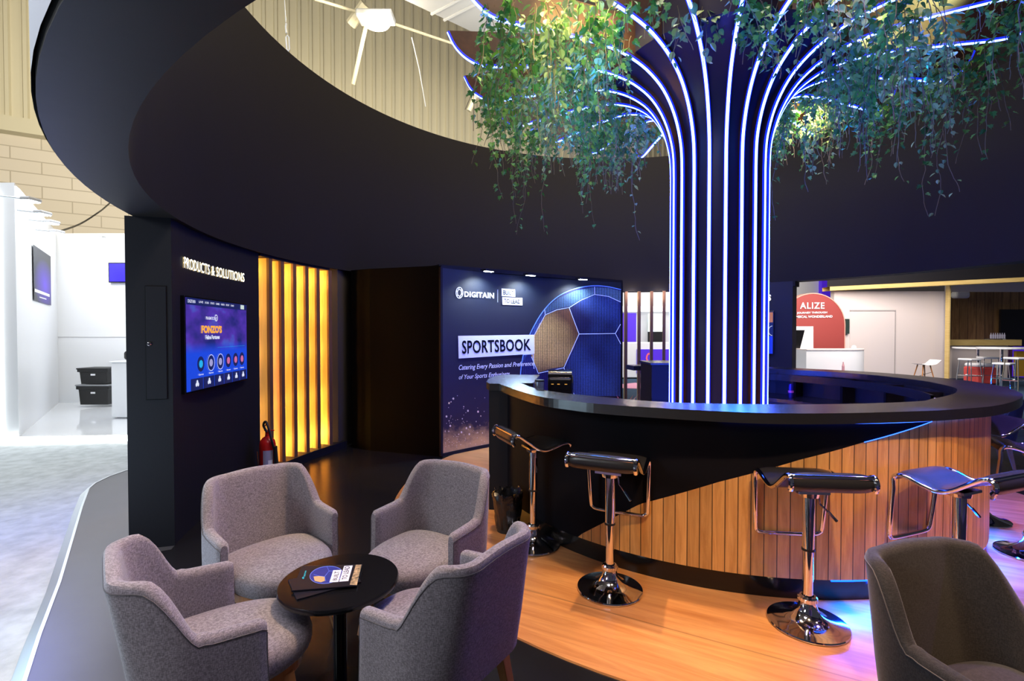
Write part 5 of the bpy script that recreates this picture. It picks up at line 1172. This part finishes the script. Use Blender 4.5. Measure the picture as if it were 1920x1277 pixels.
o = thing('shell_chair', 'white shell chair on wooden dowel legs against the far white wall', 'chair', (hy(1732, 690, 14.6).x, 14.6, -.05)); h = hy(1732, 684, 14.6).z+.05
b = MB(); b.grid([[(x*.21, .2-y*.4+ .0, h+.03*(x*x)+(.0 if y < .8 else .0)) for x in (-1, -.5, 0, .5, 1)] for y in (0, .3, .6, 1)]); b.grid([[(.21+.0+t*.14, .2-y*.4, h+.03+t*.12) for y in (0, .5, 1)] for t in (0, .5, 1)]); b.build('shell', M['white'], o, recalc=False)
for sx in (-1, 1):
    for sy in (-1, 1): b = MB(); b.tube([(sx*.1, sy*.1, h), (sx*.22, sy*.2, 0)], [.018, .012], 6); b.build('leg', M['beech'], o)
b = MB(); b.tube([(-.14, -.14, h*.7), (.18, .16, h*.4)], .006, 5); b.tube([(.14, -.14, h*.7), (-.18, .16, h*.4)], .006, 5); b.build('leg_wires', M['rubber'], o)
o = thing('red_pouf', 'coral red crate with white cushion under the background high table', 'seat', (hy(1872, 700, 15).x, 15.6, -.05)); b = MB(); b.rbox((0, 0, .28), (.6, .5, .52), .04); b.build('pouf_body', mat('coral', (.7, .08, .07), .6), o); b = MB(); b.rbox((0, 0, .6), (.58, .48, .12), .05); b.build('cushion', M['white'], o)
b = MB(); b.box((hy(1975, 700, 18).x, 18, .5), (2.6, .4, 1.1)); struct(b.build('wall_blue_booth', M['violet']))
b = MB(); b.box((hy(1905, 700, 17.9).x, 17.7, .45), (.5, .1, .9)); struct(b.build('trim_ochre_panel', mat('ochre', (.5, .3, .03), .6)))
# violet booth seen through the divider
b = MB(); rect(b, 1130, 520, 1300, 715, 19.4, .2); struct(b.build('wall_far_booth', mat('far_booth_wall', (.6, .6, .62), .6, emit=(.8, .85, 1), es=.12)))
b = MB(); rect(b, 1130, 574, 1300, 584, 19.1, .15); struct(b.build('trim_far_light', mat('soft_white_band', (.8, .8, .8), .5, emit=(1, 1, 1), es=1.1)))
o = thing('violet_banner', 'violet banner of the far booth seen between the wooden divider slats', 'banner', hy(1180, 640, 19)); b = MB(); rect(b, 1150, 587, 1193, 641, 19.2, .05); b.build('banner_face', M['violet'], o, local=False)
text_quad('BETER', [(1160, 605), (1183, 605), (1183, 614), (1160, 614)], 'banner_lettering', M['ink_white'], .03, o, .02, fn=lambda x, y, k: hy(x, y, 19.18-k)) if 0 else None
o = thing('picture_screen', 'bright tropical picture screen seen through the divider slats', 'screen', hy(1230, 600, 19))
m, n, l, bs = nt('tropical_picture'); tc = n.new('ShaderNodeTexCoord'); ns = n.new('ShaderNodeTexNoise'); ns.inputs['Scale'].default_value = 1.6; ns.inputs['Detail'].default_value = 3; l.new(tc.outputs['Object'], ns.inputs['Vector'])
r = n.new('ShaderNodeValToRGB'); e = r.color_ramp.elements; e[0].position = .3; e[0].color = (.01, .02, .05, 1); e[1].position = .7; e[1].color = (.9, .55, .05, 1)
for p_, c4 in ((.42, (.02, .3, .1)), (.5, (.1, .5, .8)), (.58, (.5, .7, .1))): k_ = e.new(p_); k_.color = (*c4, 1)
l.new(ns.outputs['Fac'], r.inputs['Fac']); l.new(r.outputs['Color'], bs.inputs['Emission Color']); bs.inputs['Emission Strength'].default_value = .8
b = MB(); rect(b, 1215, 588, 1246, 622, 19.1, .05); b.build('screen_glass', m, o, local=False); b = MB(); rect(b, 1215, 622, 1246, 643, 19.1, .05); b.build('screen_base', M['black'], o, local=False)
o = thing('violet_counter', 'white counter with violet front seen through the divider slats', 'counter', hy(1220, 700, 17.5)); b = MB(); rect(b, 1145, 642, 1290, 708, 17.3, .6); b.build('counter_body', M['white'], o, local=False, bevel=.02); b = MB(); rect(b, 1194, 655, 1262, 700, 17.27, .03); b.build('counter_front', M['violet'], o, local=False)
b = MB(); el = [(1219+5*cos(t*pi/10)-(2 if t > 10 else 0), 676+13*sin(t*pi/10)) for t in range(21)]; strip_on(b, el, 3, lambda x, y: hy(x, y, 17.26)); b.build('counter_emblem', emis('orange_pink', (1, .15, .2), .8), o, local=False, recalc=False)
b = MB(); b.prism([(hz(x, y, -.05).x, hz(x, y, -.05).y) for x, y in ((1168, 728), (1222, 730), (1222, 720), (1190, 718), (1160, 721))], -.052, -.045); tag(b.build('pink_rug', M['pink']), 'pale pink floor patch on the blue carpet beyond the divider', 'rug')

# ================================================================== LIGHT
W = bpy.data.worlds.new('world'); S.world = W; W.use_nodes = True
W.node_tree.nodes['Background'].inputs[0].default_value = (.55, .56, .75, 1); W.node_tree.nodes['Background'].inputs[1].default_value = .07
# hall lights
light('AREA', 'hall_left', (-9, 5, 8), 620, (.93, .97, 1), 6, target=(-8, 6, 0))
light('AREA', 'booth_left', (-7.5, 9, 3.9), 95, (.9, .95, 1), 3, target=(-7.6, 9.3, 0))
light('AREA', 'hall_wall_wash', (-9, 8, 9), 1100, (1, .93, .75), 5, target=(-14, 22, 10))
light('AREA', 'hall_wall_wash_right', (2, 14, 10), 750, (1, .95, .82), 5, target=(-4, 26, 11))
light('AREA', 'booth_right', (10, 12.5, 5), 650, (1, .9, .82), 4, target=(11, 16.5, 1.2))
light('AREA', 'booth_far', (4.5, 15.5, 5), 220, (1, .95, .95), 3, target=(5, 19, 1))
# warm spots in the canopy lighting the oak floor and stools
for p, t, e, c in (((1.45, 4.3, 4.35), (.75, 3.2, 0), 560, (1, .62, .3)), ((.2, 3.4, 5.2), (.5, 2.3, 0), 560, (1, .62, .3)), ((2.6, 3.6, 5.0), (1.7, 2.6, 0), 210, (1, .6, .34)), ((4.3, 2.6, 5.3), (3.4, 3.0, 0), 160, (1, .5, .6))):
    light('SPOT', 'canopy_spot', p, e, c, .05, spot=R(85), blend=.7, target=t)
light('POINT', 'ivy_lamp_right', hy(1487, 213, 5.9)+Vector((.12, -.1, -.1)), 45, (1, .8, .4), .08)
light('POINT', 'ivy_lamp_left', (.75, 3.9, 4.35), 34, (1, .95, .4), .06)
light('SPOT', 'ivy_key_left', (.2, 2.9, 4.9), 650, (1, 1, .32), .05, spot=R(34), blend=.6, target=(.8, 4.9, 3.7))
light('SPOT', 'ivy_key_right', (3.3, 3.2, 5.0), 380, (.9, 1, .4), .05, spot=R(40), blend=.6, target=(3.6, 5.4, 3.8))
light('SPOT', 'ivy_left_spot', (.3, 3.0, 3.0), 60, (.95, 1, .5), .05, spot=R(60), target=(.7, 5, 4.0))
light('AREA', 'ring_warm', (1.2, 4.0, 7.5), 420, (1, .84, .6), 3, target=(-1.2, 7.5, 4.2))
light('SPOT', 'ring_scallop', (-.1, 2.2, 5.6), 160, (1, .82, .5), .1, spot=R(60), blend=.9, target=(-1.6, 2.3, 3.6))
# seating fill from above the lounge
light('AREA', 'lounge_fill', (-.6, .8, 4.2), 140, (.95, .88, 1), 1.6, target=(-.8, 2.1, .4))
light('SPOT', 'violet_floor', (3.7, 2.5, 4.2), 1200, (.16, .08, 1), .1, spot=R(50), blend=.9, target=(3.1, 1.9, 0))
light('SPOT', 'violet_floor', (4.8, 4.0, 4.2), 1500, (.16, .08, 1), .1, spot=R(45), blend=.9, target=(4.4, 3.7, 0))
light('SPOT', 'added_counter_blue_sheen', (2.0, 4.35, 2.0), 160, (0, .2, 1), .1, spot=R(46), blend=.9, target=(1.55, 2.95, 1.14))  # added lamp imitating the LED column's reflection on the countertop

light('AREA', 'blue_violet_outside', (-4.3, 4.2, 1.6), 24, (.25, .3, 1), .5, target=(-3.2, 3.6, 0))
light('AREA', 'soffit_wash', (-3.6, 2.2, .5), 34, (.55, .8, 1), 1, target=(-1.6, 2.2, 2.4))
light('SPOT', 'cladding_warm', (1.3, 1.2, 3.6), 420, (1, .62, .3), .08, spot=R(70), blend=.8, target=(2.0, 3.0, .5))
light('SPOT', 'cladding_warm', (3.6, 1.6, 3.6), 300, (1, .6, .35), .08, spot=R(60), blend=.8, target=(3.2, 3.4, .5))

for k in range(8):
    a = aK+.08+(R(35)-aK)*k/7.5; p = pc(BC, 2.06, a, .125)
    light('AREA', 'plinth_glow', p, 20, (.002, .07, 1), .42, sy=.03, target=pc(BC, 2.5, a, 0))
for a in (-150, -110, -70, -30, 10, 50, 150, 185):
    light('POINT', 'branch_blue_wash', pc(TC, 1.55, R(a), 3.7), 8, (.0, .2, 1), .12)

light('SPOT', 'added_counter_cool_sheen', (.12, 6.75, 2.30), 150, (.55, .78, 1), .12, spot=R(46), blend=.9, target=(.15, 4.2, 1.14))  # added lamp imitating the panel spotlights' sheen on the counter's left end
light('SPOT', 'added_stool_sheen', (2.95, 2.95, 4.35), 9000, (.0, .13, 1), .1, spot=R(9), blend=.8, target=(2.42, 2.7, .8))  # added lamp imitating the LED column's blue sheen on the seat
light('SPOT', 'added_stool_sheen', (4.15, 3.95, 4.3), 6000, (.0, .13, 1), .1, spot=R(8), blend=.8, target=(3.75, 3.6, .8))  # second added lamp for blue sheen, on the stool at the right edge

light('AREA', 'canopy_outer_wash', (-6.0, -1.5, 4.0), 160, (.85, .93, 1), 1.5, target=(-1.6, 1.4, 4.0))
